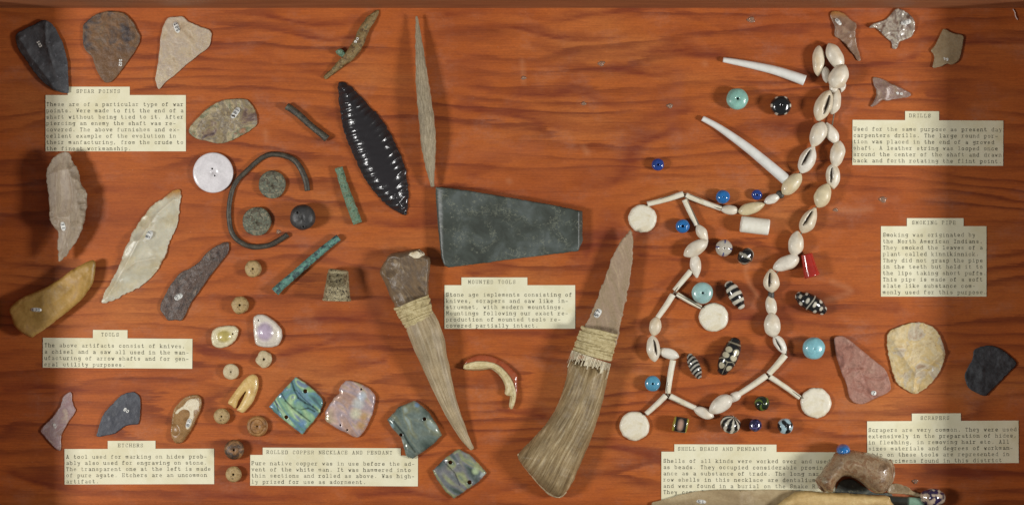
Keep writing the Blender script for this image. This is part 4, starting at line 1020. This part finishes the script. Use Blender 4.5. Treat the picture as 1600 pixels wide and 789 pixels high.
# ------------------------------------------------------------------ abalone pendants
def abal(seed, pal, veins, bright=None):
    def f(x, y, z, d):
        p = Vector(((x + y) * .022, (x - y) * .05, seed)); w = mnoise.noise_vector(p * .5) * 2.0
        n = mnoise.noise(p + w) * .5 + .5; n2 = mnoise.noise(Vector(((x + y) * .06, (x - y) * .2, seed + 4)) + w) * .5 + .5
        t = min(.999, max(0, n * 1.7 - .35)) * (len(pal) - 1); i = int(t); fr_ = t - i
        c = np.array(srgb(*pal[i])[:3]) * (1 - fr_) + np.array(srgb(*pal[min(i + 1, len(pal) - 1)])[:3]) * fr_
        c = c * (1.1 + .55 * n2)
        for (pts, w_) in veins:
            for (ax, ay), (bx, by) in zip(pts, pts[1:]):
                ex, ey = bx - ax, by - ay; tt = max(0, min(1, ((x - ax) * ex + (y - ay) * ey) / (ex * ex + ey * ey)))
                dd = math.hypot(x - ax - tt * ex, y - ay - tt * ey)
                if dd < w_ * 1.6: k = min(1, max(0, 1.6 - dd / w_)); c = c * (1 - .7 * k) + np.array((.01, .02, .018)) * .7 * k
        if bright:
            for (bx, by, br, bc_) in bright:
                dd = math.hypot(x - bx, y - by) / br
                if dd < 1: k = (1 - dd * dd) * .8; c = c * (1 - k) + np.array(srgb(*bc_)[:3]) * k
        return np.clip(c, 0, 1)
    return f
m_aba = NT('iridescent_abalone'); a_ = m_aba.n('ShaderNodeVertexColor'); a_.layer_name = 'col'
lw = m_aba.n('ShaderNodeLayerWeight'); nzz = m_aba.noise(m_aba.coord((1 / 5, 1 / 5, 1 / 5)), 1, 4, .65)
g_ = m_aba.ramp(nzz, [(.3, .7), (.7, 1.0)]); cc_ = m_aba.mix(1.0, a_.outputs[0], g_, 'MULTIPLY')
m_aba.l(cc_, m_aba.b.inputs['Base Color']); m_aba.set(Roughness=.26, Metallic=.12, Coat_Weight=.35, Coat_Roughness=.2)
m_aba.b.inputs['Thin Film Thickness'].default_value = 420; m_aba.b.inputs['Thin Film IOR'].default_value = 1.5
m_aba.bump(nzz, .2)
AB = 'square abalone shell pendants'
zz = lambda a: Z(410, 580, 6.574, a)
v1 = [(zz([(300,100),(330,190),(370,270),(440,320),(520,360),(570,400)]), 1.3), (zz([(200,230),(240,300),(310,370),(400,440),(490,510)]), 1.1), (zz([(330,370),(400,390),(470,375),(540,410)]), 1), (zz([(125,290),(150,340),(165,400)]), .9), (zz([(350,190),(420,270),(500,340)]), .6)]
def wavy(k, sc=.1, seed=0, crease=None):
    def f(P, z, d, cx, cy):
        n = np.array([mnoise.noise(Vector((p[0] * sc, p[1] * sc, seed))) for p in P]) * k
        return z + n * np.clip(d / 4, 0, 1)
    return f
stone('abalone_pendant', 'leftmost abalone pendant, green and blue with dark wavy veins', 'pendant', Z(320, 560, 3.447, [(345,260),(395,200),(450,140),(490,100),(540,130),(600,180),(630,215),(637,240),(620,290),(575,350),(525,408),(480,375),(400,310)]),
      7, m_aba.m, AB, edge=4, width=.2, res=1.25, seed=101, rough=.5, straight=True, zfn=wavy(1.4, .09, 3), colfn=abal(3, [(74, 98, 104), (92, 132, 126), (96, 126, 146), (114, 152, 124), (160, 184, 140), (108, 126, 144)], v1, [(484, 608, 7, (150, 190, 120)), (473, 660, 8, (90, 130, 190)), (467, 634, 9, (150, 190, 150))]),
      holes=[(410 + 441 / 6.574, 580 + 202 / 6.574, 3.4), (410 + 247 / 6.574, 580 + 468 / 6.574, 3.2)])
stone('abalone_pendant', 'pinkish pearly abalone pendant with three small holes', 'pendant', Z(320, 560, 3.447, [(775,118),(850,140),(905,180),(918,215),(905,290),(870,370),(840,415),(810,425),(760,400),(700,370),(650,335),(648,310),(650,285),(690,220),(725,185),(722,165),(750,130)]),
      9, m_aba.m, AB, edge=4, width=.25, res=1.25, seed=102, rough=.5, zfn=wavy(2.4, .06, 8), colfn=abal(8, [(150, 124, 120), (168, 138, 120), (150, 136, 140), (176, 150, 140), (160, 146, 120)], [], [(560, 630, 12, (206, 216, 214)), (556, 646, 11, (222, 222, 190)), (564, 664, 9, (196, 154, 90)), (569, 650, 7, (200, 160, 96)), (566, 618, 9, (190, 206, 220))]),
      holes=[(410 + 1016 / 6.574, 580 + 182 / 6.574, 1.8), (410 + 803 / 6.574, 580 + 549 / 6.574, 1.6), (410 + 873 / 6.574, 580 + 599 / 6.574, 1.8)])
stone('abalone_pendant', 'grey green abalone pendant touching the corner of the copper necklace card', 'pendant', Z(590, 500, 2.729, [(40,425),(90,370),(155,342),(190,365),(225,400),(250,440),(275,490),(230,535),(190,565),(150,592),(125,580),(110,540),(100,500),(62,462)]),
      11, m_aba.m, AB, edge=5, width=.25, res=1.35, seed=103, rough=.7, straight=True, zfn=wavy(1.5, .08, 13), colfn=abal(13, [(66, 78, 72), (86, 98, 90), (100, 112, 106), (112, 116, 94), (136, 150, 144)], [(Z(590, 500, 2.729, [(70,430),(110,480),(130,520),(160,560)]), 1.2)], [(627, 690, 6, (190, 214, 214)), (612, 665, 5, (160, 200, 210)), (652, 632, 5, (120, 160, 200))]),
      holes=[(590 + 200 / 2.729, 500 + 420 / 2.729, 3), (590 + 100 / 2.729, 500 + 488 / 2.729, 2.8)])
stone('abalone_pendant', 'lowest abalone pendant, below the tip of the antler tine', 'pendant', Z(590, 500, 2.729, [(235,640),(290,585),(345,548),(390,570),(430,610),(465,650),(430,690),(385,720),(325,760),(290,730),(255,680)]),
      9, m_aba.m, AB, edge=5, width=.22, res=1.3, seed=104, rough=.6, straight=True, zfn=wavy(2, .1, 23), colfn=abal(23, [(64, 76, 70), (92, 102, 102), (112, 112, 114), (136, 142, 104), (104, 120, 116)], [(Z(590, 500, 2.729, [(280,600),(330,650),(350,700)]), .8)], [(743, 735, 7, (200, 220, 170)), (755, 742, 6, (210, 226, 220)), (748, 722, 5, (190, 196, 130))]),
      holes=[(590 + 310 / 2.729, 500 + 605 / 2.729, 3.4), (590 + 392 / 2.729, 500 + 690 / 2.729, 3.6)])

# ------------------------------------------------------------------ loose dentalium shells and white tube bead
m_dent = mat('white_dentalium', [(206, 206, 198), (218, 218, 212), (224, 224, 220)], size=16, rough=.4, bump=.08, coat=.1, grain=.03)
tube_thing('dentalium_shell', 'upper of two long loose white tusk shells, nearly level', 'tusk shell', [(1130.5, 93.5, 4), (1150, 97, 5), (1180, 103, 6), (1210, 110, 7), (1235, 118, 7.8), (1257, 126, 8.4)], m_dent, 'long loose tusk shells', cap='hollow', segs=24, noise=.1)
tube_thing('dentalium_shell', 'lower of two long loose white tusk shells, curving down to the shell necklace', 'tusk shell', [(1098, 185, 4.2), (1120, 197, 5), (1145, 214, 6.2), (1172, 234, 7.2), (1200, 257, 8), (1228, 281, 8.6)], m_dent, 'long loose tusk shells', cap='hollow', segs=24, noise=.1)
tube_thing('tube_bead', 'thick white cylindrical bead under the shell necklace', 'bead', [(1157.5, 350, 11.6), (1159, 350.2, 12.6), (1200, 355, 12.6), (1201.5, 355.2, 11.6)], mat('creamy_white_shell', [(212, 208, 192), (222, 218, 204), (226, 224, 214)], size=14, rough=.35, bump=.08, grain=.03), cap='hollow', segs=32, flat=.95, wall=.4)

# ------------------------------------------------------------------ shell necklace
NKC = (1170, 380)
nk = empty('shell_necklace', NKC[0], NKC[1], 16)
tag(nk, 'long necklace of strung white shells, tusk shell tubes and four round shell pendants', 'necklace')
m_nshell = mat('cream_necklace_shell', [(204, 190, 160), (216, 208, 184), (222, 216, 198), (212, 202, 180)], size=14, rough=.45, bump=.25, grain=.05, coat=.1)
m_nattr = mat('necklace_shell', [(255, 255, 255)] * 2, size=13, rough=.42, bump=.2, attr=True, coat=.1, grain=.04)
rs = random.Random(77)
def nshell(x, y, L, W, ang, ap=None, base=0, tone=None):
    """ovoid drilled shell; ang degrees in the photo (clockwise from +x); ap = side of slit (-1/1)"""
    L *= 1.06; W *= .97
    a = math.radians(ang); segs, rings = 32, 30; V = []; F = []; cols = []
    c0 = np.array(srgb(*(tone or rs.choice([(224, 214, 194), (228, 220, 204), (220, 206, 180), (230, 224, 210)])))[:3])
    tan = np.array(srgb(212, 184, 138)[:3]); skew = rs.uniform(-.22, .22); ex = rs.uniform(.58, .8); pw = rs.uniform(1.8, 2.4)
    for i in range(rings + 1):
        t = i / rings; s = 2 * t - 1
        prof = (1 - abs(s) ** pw) ** ex * (1 + skew * s); prof = max(prof, .26 if 0 < i < rings else .12)
        for k in range(segs):
            th = 2 * math.pi * k / segs
            lx = s * L / 2; ly = math.cos(th) * W / 2 * prof; lz = math.sin(th) * W * .40 * prof
            bb = 1 + .10 * mnoise.noise(Vector((s * 1.6, math.cos(th) * 1.2, math.sin(th) * 1.2 + y))); ly *= bb; lz *= bb
            lx += .4 * mnoise.noise(Vector((s * 2, th, x))); c = c0 * 1.0
            tn = max(0, mnoise.noise(Vector((s * 1.3, math.cos(th), x * .3)))) * .7
            c = c * (1 - tn) + tan * tn
            if ap and math.sin(th) > .05:
                off = ly / (W / 2) - ap * .28 - .18 * s * ap
                wd = .20 * max(0, 1 - ((s + .1) / .62) ** 2) ** .7
                if wd > 0 and abs(off) < wd + .12:
                    kk = min(1, max(0, (wd + .06 - abs(off)) / .12)); lz -= W * .24 * kk * (1 if lz > 0 else 0)
                    c = c * (1 - kk) + np.array(srgb(84, 66, 50)[:3]) * kk  # shade inside the slit painted into the vertex colour
            X = lx * math.cos(a) + ly * math.sin(a); Y = -lx * math.sin(a) + ly * math.cos(a)
            V.append((x - NKC[0] + X, NKC[1] - y + Y, lz + W * .40 + base)); cols.append(c)
    for i in range(rings):
        for k in range(segs):
            k2 = (k + 1) % segs; F.append((i * segs + k, i * segs + k2, (i + 1) * segs + k2, (i + 1) * segs + k))
    F.append(tuple(reversed(range(segs)))); F.append(tuple(rings * segs + k for k in range(segs)))
    me = mesh('shell_bead', V, F, True, cols)
    bm = bmesh.new(); bm.from_mesh(me); bmesh.ops.recalc_face_normals(bm, faces=bm.faces); bm.to_mesh(me); bm.free()
    link('shell_bead', me, m_nattr, nk)
for s in [(1278.4,96.2,45,19,92,None,2),(1304,90,44,25,64,None,4),(1290,118,24,13,85,None,5,(224,216,200)),(1309,121,38,30,118,None,8),(1302,136,22,13,80,None,3),(1317,137,16,9,110,None,2),
          (1286,166,48,28,112,1,2),(1304,160,38,20,105,None,1),(1277,211,40,26,113,None,3),(1299,209,36,20,62,None,1),(1261,250,44,26,115,-1,1),(1307.5,241.6,40,23,100,None,2),(1301,276,37,23,88,-1,1),
          (1285,306,38,26,113,None,2,(216,202,166)),(1236.5,288,40,25,132,None,3,(216,202,166)),(1207,311,27,15,155,None,1),(1174,325.6,40,19,163,None,2,(212,196,156)),(1140,328,28,16,5,None,0),
          (1263,344.6,42,24,118,-1,1),(1243,381,38,25,97,None,2),(1228,411,42,23,157,None,3),(1205,438.5,35,25,88,-1,1),(1204.6,477,30,18,80,None,1),(1206,507,36,27,86,None,2),(1219,538,33,17,58,-1,0),
          (1147,620,25,15,150,None,0),(1125.5,631,39,25,145,None,3),(1099.7,644,33,17,24,None,1),(1045,552,32,17,18,None,1),(1021,544,39,22,84,1,2),(1024,509.5,29,19,100,None,0),
          (1097.5,365,30,17,60,None,1),(1087,388,41,23,148,None,4),(1087,415,36,18,84,None,1)]:
    nshell(*s)
def ntube(x0, y0, x1, y1, w):
    mx, my = (x0 + x1) / 2 + rs.uniform(-1, 1), (y0 + y1) / 2 + rs.uniform(-1, 1)
    me, _ = sweep('tusk_shell', [(x0, y0, w / 2), (mx, my, w / 2 * .95), (x1, y1, w / 2 * .85)], centre=NKC, cap='hollow', segs=16, noise=.25, seed=rs.random() * 50, wall=.5, lift=1)
    link('tusk_shell', me, m_nshell, nk)
for t in [(1227,554,1201,584,10.5),(1198,586,1155,615,10),(1203,588,1250,621,8.5),(1047,618,1087,637,9.5),(1052,562,1044,614,9.5),(1041,617,1010,646,9),(1052,460,1028,496,9.5),(1058,459,1096,480,7.5),
          (1068,303,1012,319,9.5),(1072,305,1127,326,9),(1070,312,1089,352,9),(1080,423,1054,454,9)]: ntube(*t)
def ndisc(x, y, r, seed, lb):
    out = [(x + r * (1 + .05 * mnoise.noise(Vector((math.cos(a), math.sin(a), seed)))) * math.cos(a), y + r * .98 * math.sin(a)) for a in [2 * math.pi * i / 20 for i in range(20)]]
    me, c, hf = slab('shell_pendant', out, 7, edge=3.5, width=.3, res=1.8, seed=seed, rough=.35, jitter=.4)
    link('shell_pendant', me, m_nshell, nk, Vector(((c[0] - NKC[0]) * S, -(c[1] - NKC[1]) * S, 0)))
for d in [(1275, 629, 24.3, 1, ''), (992, 665, 23.3, 2, ''), (1115.5, 495.5, 23, 3, ''), (1004.5, 341.5, 22.3, 4, '')]: ndisc(*d)
m_string = mat('grey_string', [(96, 88, 74), (130, 120, 102)], size=4, rough=.9, bump=.5)
V = []; F = []
def cord(pts, r=1.0, z=7):
    me, _ = sweep('x', [(a, b, r) for a, b in pts], centre=NKC, segs=8, cap='flat', step=4, lift=z)
    o = len(V); V.extend([tuple(c / S for c in v.co) for v in me.vertices]); F.extend([tuple(o + i for i in p.vertices) for p in me.polygons]); bpy.data.meshes.remove(me)
cord([(1012,320),(1069,303),(1127,327),(1174,326),(1207,311),(1236,288),(1261,250),(1277,211),(1286,166),(1309,121),(1304,90),(1279,96),(1290,118),(1304,160),(1299,209),(1307,242),(1301,276),(1285,306),(1263,345),(1243,381),(1228,411),(1205,438),(1205,477),(1206,507),(1219,538),(1228,553),(1201,585),(1155,615),(1125,631),(1100,644),(1087,637),(1044,616),(1052,562),(1045,552),(1021,544),(1024,509),(1028,496),(1053,457),(1080,423),(1087,415),(1087,388),(1097,365),(1070,306)])
cord([(1201, 585), (1254, 622)], .8); cord([(1043, 616), (1008, 648)], .8); cord([(1055, 457), (1098, 481)], .8)
link('string', mesh('string', V, F, True), m_string, nk)
m_spacer = mat('dark_spacer', [(48, 46, 42), (78, 72, 62)], size=4, rough=.5, bump=.6)
for (x, y, dx, dy) in ((1219, 304, .7, .7), (1205, 461, 0, 1)):
    me, _ = sweep('spacer_bead', [(x - dx * 3, y - dy * 3, 5), (x + dx * 3, y + dy * 3, 5)], centre=NKC, segs=14, step=2, lift=2)
    link('spacer_bead', me, m_spacer, nk)

# ------------------------------------------------------------------ glass trade beads
def glass(name, c, rough=.12, size=14):
    c2 = tuple(int(v * .86) for v in c)
    return mat(name, [c2, c], size=size, rough=rough, bump=.12, coat=.6, sss=.1, grain=.04)
g_teal = glass('pale_teal_glass', (140, 190, 176), .35); g_pale = glass('pale_blue_green_glass', (158, 196, 192), .35); g_sky = glass('sky_blue_glass', (134, 194, 204), .35)
g_blue = glass('bright_blue_glass', (36, 110, 176)); g_cob = glass('cobalt_glass', (36, 66, 140)); g_mid = glass('medium_blue_glass', (84, 152, 182), .25)
g_red = glass('brick_red_glass', (168, 42, 32), .15)
RB = 'loose glass trade beads'
bead('glass_bead', 'large pale turquoise glass bead above the lower tusk shell', 'bead', 1152, 155, 17, 2.2, 22, g_teal, RB, p=2.6, segs=48)
bead('glass_bead', 'deep blue glass bead alone on bare wood, left of the necklace top', 'bead', 1028, 257.5, 9.8, 1.8, 13, g_cob, RB, p=2.3)
bead('glass_bead', 'bright blue glass bead above the necklace near the thick white tube', 'bead', 1129.5, 307.5, 11, .5, 18, g_blue, RB, p=2.1)
bead('glass_bead', 'smallest dark blue glass bead, right of the bright blue one above the necklace', 'bead', 1182.5, 304.5, 8.2, 1.6, 11, g_cob, RB, p=2.3)
bead('glass_bead', 'bright blue glass bead with a dark hole inside the necklace loop', 'bead', 1066.5, 353.5, 11, 2.4, 16, g_blue, RB, p=2.3)
bead('glass_bead', 'pale blue green glass bead above a round shell pendant', 'bead', 1097.5, 457.5, 16.8, 2.0, 22, g_pale, RB, p=2.6, segs=48)
bead('glass_bead', 'sky blue glass bead beside the pink stone scraper', 'bead', 1271.5, 544, 17.5, .5, 26, g_sky, RB, p=2.3, segs=48)
bead('glass_bead', 'medium blue glass bead above the lower left round shell pendant', 'bead', 1019.5, 599, 12.4, 1.8, 17, g_mid, RB, p=2.4)
pb = bead('glass_bead', 'blue glass bead tucked behind the smoking pipe', 'bead', 1317.5, 703.5, 10.5, .5, 44, g_blue, RB, p=2.4, axis=(0, 0, 1))
W3 = np.array(srgb(214, 208, 190)[:3]); K3 = np.array(srgb(24, 24, 26)[:3])
gk = mat('patterned_glass', [(255, 255, 255)] * 2, size=12, rough=.16, bump=.15, attr=True, coat=.6)
def mixc(a, b, t): return a * (1 - t) + b * t
def step(v, e=.12): return min(1, max(0, v / e + .5))
bead('patterned_bead', 'black glass bead with white spots round its rim', 'bead', 1220, 165.5, 16, 1.2, 22, gk, 'patterned glass beads', p=2.4, segs=60, prof=22,
     colfn=lambda th, t, v: mixc(K3, W3, step(math.cos(th * 6) - .55) * (1 if .25 < t < .72 else 0)))
bead('patterned_bead', 'off white glass bead with small blue spots', 'bead', 1131, 387.5, 13.2, 1, 20, gk, 'patterned glass beads', p=2.2, segs=60, prof=22,
     colfn=lambda th, t, v: mixc(np.array(srgb(196, 188, 172)[:3]), np.array(srgb(60, 70, 130)[:3]), step(math.cos(th * 4 + .6) - .86) * (1 if .5 < t < .85 else 0)))
bead('patterned_bead', 'small black glass bead with diagonal white stripes, beside the blue spotted bead', 'bead', 1165, 400.5, 14, 1.2, 22, gk, 'patterned glass beads', p=2.2, segs=64, prof=24, axis=(.7, -.6, .3),
     colfn=lambda th, t, v: mixc(K3, np.array(srgb(170, 166, 150)[:3]), step(math.sin(th * 5 + t * 3) - .6)))
bead('patterned_bead', 'round black glass bead with curving white stripes', 'bead', 1141, 662.5, 15.8, 1.2, 26, gk, 'patterned glass beads', p=2.1, segs=72, prof=26, axis=(.35, .8, .5),
     colfn=lambda th, t, v: mixc(K3, W3, step(math.sin(th * 8 + t * 4) - .25)))
bead('patterned_bead', 'dark green and black glass bead with a yellow green swirl', 'bead', 1190.5, 630, 12, .8, 19, gk, 'patterned glass beads', p=2.1, segs=60, prof=22,
     colfn=lambda th, t, v: mixc(np.array(srgb(26, 36, 24)[:3]), np.array(srgb(96, 116, 44)[:3]), step(math.sin(th * 3 + t * 9) - .75)))
bead('patterned_bead', 'small navy glass bead in the row above the shell beads card', 'bead', 1180, 664, 10.2, .8, 16, gk, 'patterned glass beads', p=2.1, segs=48, prof=18,
     colfn=lambda th, t, v: mixc(np.array(srgb(34, 32, 66)[:3]), np.array(srgb(86, 84, 130)[:3]), step(mnoise.noise(Vector(v) * .35) - .25)))
bead('patterned_bead', 'black glass bead with white and pale blue patches, right of the navy bead', 'bead', 1227, 665.5, 12.4, .8, 19, gk, 'patterned glass beads', p=2.1, segs=64, prof=24,
     colfn=lambda th, t, v: mixc(K3, np.array(srgb(170, 196, 204)[:3]), step(mnoise.noise(Vector(v) * .13 + Vector((7, 2, 1))) - .02, .1)))
# tubes / ovals with patterns
def pbead(label, path, colfn, flat=.95, segs=48, cap='round', group='patterned glass beads', m=gk, **k):
    me, c = sweep('patterned_bead', path, segs=segs, step=.9, flat=flat, cap=cap, colfn=colfn, **k)
    h = max(p[2] for p in path) * 2 * flat
    o = link('patterned_bead', me, m); o.location = place(c[0], c[1], h); tag(o, label, 'bead', group); return o
pbead('oval black glass bead with broad white bands across it', [(1139.5, 445, 7.5), (1144, 452, 10), (1149.5, 462, 11), (1154, 471, 9.6), (1158, 478, 6.5)],
      lambda u, w, v: mixc(K3, W3, step(math.sin(u * 21 + 1.2 * math.sin(w * 6.28) + 3.6) - .1, .25)))
pbead('slim dark bead with a fine white spiral', [(1078, 556, 5), (1081, 563, 8), (1085, 572, 8.8), (1089, 581, 8.2), (1092, 588, 5)],
      lambda u, w, v: mixc(K3, np.array(srgb(176, 172, 160)[:3]), step(math.sin(u * 34 + 2.2 * abs(math.sin(w * 6.28 + .5)) * 2) - .1, .4)))
def flower(u, w, v):
    c = K3; cen = ((.30, .16), (.30, .33), (.50, .17), (.50, .34), (.86, .15), (.86, .34), (.70, .05), (.70, .45), (.15, .25))
    k = 0
    for (a, b) in cen[:6]:
        d = math.hypot((u - a) / .095, (w - b) / .070); k = max(k, min(1, max(0, (1.1 - d) * 5)))
    k = max(k, min(1, max(0, 1 - abs(u - .66 - .03 * math.sin(w * 30)) / .022)) * .9)
    k = max(k, min(1, max(0, 1 - abs(u - .06) / .03)) * .7); k = max(k, min(1, max(0, 1 - abs(w - .25) / .012)) * .5 * (u > .66))
    return mixc(K3, np.array(srgb(206, 198, 168)[:3]), k)
pbead('largest black oval bead with cream petals and a band', [(1149, 534, 9), (1146, 542, 12.5), (1140, 556, 14), (1134, 569, 13), (1130, 579, 9)], flower, segs=72)
pbead('long black bead with white dots and a wavy white line', [(1250, 463, 8.5), (1256, 467, 12), (1267, 473, 13.4), (1279, 480, 11.5), (1286, 485, 8)], lambda u, w, v: mixc(K3, W3, max(
      step(math.cos(u * 21) * math.cos((w - .25) * 21) - .38, .2) * (0 if abs(u - .45) < .09 else 1), max(0, 1 - abs(u - .45 - .03 * math.sin(w * 12)) / .03))), segs=72)
# red tapering bead
me, c = sweep('glass_bead', [(1260, 397, 9, 5.6), (1262, 405, 9.6, 4.7), (1265, 418, 11, 2.5), (1269, 432, 12.6, 0)], segs=36, cap='hollow', wall=.5, flat=.95)
tag(link('glass_bead', me, g_red, None, place(c[0], c[1], 24)), 'glossy brick red tapering cylinder bead beside the shell necklace', 'bead', RB)
# squarish black bead with yellow ends and an eye
sq = pbead('squarish black bead with yellow bands and a pink eye', [(1052, 661, 11), (1054, 661.4, 12), (1063, 663, 12.4), (1072, 664.6, 12), (1074, 665, 11)],
      lambda u, w, v: mixc(mixc(K3, np.array(srgb(170, 160, 60)[:3]), step(abs(u - .5) - .40, .05)), np.array(srgb(186, 150, 130)[:3]), min(1, max(0, 1.6 - math.hypot((u - .48) / .16, (w - .25) / .09)))), cap='hollow', wall=.3, square=3)
pbead('white bead with navy patches at the bottom right end of the row under the pipe', [(1447, 776, 11), (1451, 776.5, 13.4), (1458, 777, 14.4), (1465, 777.5, 13.6), (1469, 778, 11)],
      lambda u, w, v: mixc(np.array(srgb(196, 178, 156)[:3]), np.array(srgb(42, 32, 70)[:3]), step(mnoise.noise(Vector((v[0] * .11, v[1] * .16, 5))) - .05, .06)))

# ------------------------------------------------------------------ smoking pipe and what lies under it
m_pipe = mat('smoky_brown_pipestone', [(108, 86, 64), (134, 108, 82), (152, 130, 102), (128, 94, 66), (150, 138, 114)], size=17, rough=.28, bump=.6, sss=.15, contrast=(.32, .68), speck=(152, 138, 124), coat=.3, spk=(.68, .76))
pz = lambda a: Z(1260, 680, 6.667, a)
pi = empty('smoking_pipe', 1337, 735, 60, 8); pc = (1337, 735)
tag(pi, 'translucent brown stone smoking pipe with a wide bowl and bent stem', 'pipe')
pme, c, phf = slab('pipe_body', pz([(115,460),(160,400),(200,340),(250,275),(300,200),(340,178),(400,168),(480,160),(560,172),(700,200),(800,232),(875,262),(905,330),(910,430),(880,500),(830,570),(790,600),(740,605),(690,580),(640,545),(560,480),(500,450),(450,432),(400,428),(350,455),(315,500),(295,550),(280,590),(240,592),(190,580),(140,530)]),
    50, edge=16, width=1.0, power=2.2, res=1.7, seed=111, rough=1.2, under=4, jitter=.4)
link('pipe_body', pme, m_pipe, pi, Vector(((c[0] - pc[0]) * S, -(c[1] - pc[1]) * S, 4 * S)))
rme, _ = sweep('bowl_rim', [(p[0], p[1], 2.6, zz_) for p, zz_ in zip(pz([(880,268),(900,330),(905,400),(885,470),(845,545),(795,592)]), [10, 16, 20, 20, 15, 8])], centre=pc, segs=12, noise=.6, lift=6, step=3)
link('bowl_rim', rme, m_pipe, pi)
rme, _ = sweep('stem_mouth', [(p[0], p[1], 2.4, zz_) for p, zz_ in zip(pz([(118,470),(150,540),(200,585)]), [12, 22, 14])], centre=pc, segs=12, noise=.5, lift=4, step=3)
link('stem_mouth', rme, m_pipe, pi)
stone('slate_piece', 'dark grey stone piece half hidden under the arch of the pipe', 'stone piece', pz([(300,600),(322,530),(350,485),(400,455),(490,462),(620,540),(720,600),(860,600),(900,640),(880,720),(300,720)]), 9, mat('dark_green_stone', [(48, 52, 48), (66, 70, 62), (84, 86, 74)], size=9, rough=.45, bump=.8, speck=(120, 118, 92)), None, edge=5, scars=6, seed=121, rough=.5)
stone('bone_splinter', 'small pale brown splinter right of the pipe bowl', 'splinter', pz([(845,560),(880,510),(930,500),(1000,515),(1070,545),(1100,575),(1170,600),(1220,610),(1215,632),(1150,635),(1060,615),(960,608),(860,600)]), 11, m_tan, None, edge=4, scars=3, seed=123, res=1.2)
tm_, tcc = sweep('dark_tube', [(p[0], p[1], r) for p, r in zip(pz([(870,680),(1000,690),(1110,695),(1205,698)]), [8, 8, 8, 7.5])], segs=24, cap='round', flat=.8, centre=(1410, 784),
    colfn=lambda u, w, v: mixc(np.array(srgb(48, 50, 44)[:3]), np.array(srgb(132, 168, 146)[:3]), step(u - .58, .06)))
tag(link('glass_bead', tm_, gk, None, place(1410, 784, 13)), 'dark green tube with a pale turquoise end, under the pipe bowl', 'bead')
tanz = mat('pale_tan_bone', [(166, 138, 84), (190, 160, 104), (204, 178, 122)], size=20, stretch=(.4, 1.4, 1), rough=.55, bump=.5, contrast=(.32, .68))
tanz2 = mat('tan_grey_chert', [(142, 122, 88), (162, 142, 106), (176, 158, 122)], size=24, stretch=(.5, 1, 1), rough=.5, bump=.6)
bz = lambda a: Z(1000, 660, 4.706, a)
stone('tan_blade', 'long tan stone blade lying over the bottom of the shell beads card', 'blade', bz([(90,592),(160,570),(250,545),(340,520),(420,505),(600,492),(800,495),(1000,496),(1170,502),(1190,540),(1150,680),(700,690),(300,680),(120,640)]), 14, tanz2, None, (1096, 783.5, 15, 6, 5, '51'), edge=5, scars=12, scar_r=(12, 30), scar_d=(.1, .4), seed=131, base=1, rough=.6)
stone('bone_bar', 'pale tan bone bar at the bottom edge in front of the pipe', 'bone bar', [(1247, 767.5), (1290, 768.5), (1330, 770.5), (1365, 773.2), (1386, 774.5), (1390.5, 780), (1391, 800), (1300, 812), (1180, 812), (1212, 790)], 22, tanz, None, edge=12, width=.35, seed=133, base=3, rough=.8)

# ------------------------------------------------------------------ small odds on the board
gl = NT('clear_dried_glue'); gl.set(Base_Color=(.62, .42, .3, 1), Roughness=.12)
gl.b.inputs['Transmission Weight'].default_value = .7; gl.b.inputs['IOR'].default_value = 1.3
gl.bump(gl.noise(gl.coord((1 / 3,) * 3), 1, 3), .3)
GD = 'drops of dried clear glue on bare wood'
for (x, y, r, lb) in [(1047, 166, 5, 'clear glue drop on bare wood left of the turquoise glass bead'), (1174, 31, 6, 'clear glue drop near the top, above the upper tusk shell'), (1380, 312, 6, 'clear glue drop above the smoking pipe card'),
                  (940, 100, 5, 'clear glue drop on bare wood in the upper middle'), (912, 162, 3.5, 'small clear glue drop halfway between the large slab and the top edge'), (818, 122, 4, 'clear glue drop right of the slender bone point'), (1306, 328, 4, 'clear glue drop right of the necklace, above the red bead'), (435, 362, 4, 'clear glue drop below the lower metal button'), (1430, 752, 5, 'clear glue drop right of the pipe bowl')]:
    out = [(x + r * (1 + .3 * math.sin(a * 3 + x)) * math.cos(a), y + r * .8 * math.sin(a)) for a in [2 * math.pi * i / 12 for i in range(12)]]
    stone('glue_drop', lb, 'glue drop', out, 1.6, gl.m, GD, edge=.3, res=1, seed=int(x), rough=.35, under=.1, width=1)
me, c = sweep('lint_thread', [(1583, 15, .8), (1586, 20, .9), (1587, 26, 1), (1590, 31, .8)], segs=8, cap='round', lift=.2, step=2)
tag(link('lint_thread', me, plain('white_lint', (214, 190, 180), .7), None, place(c[0], c[1], 2)), 'thin white strand of lint in the top right corner', 'lint')
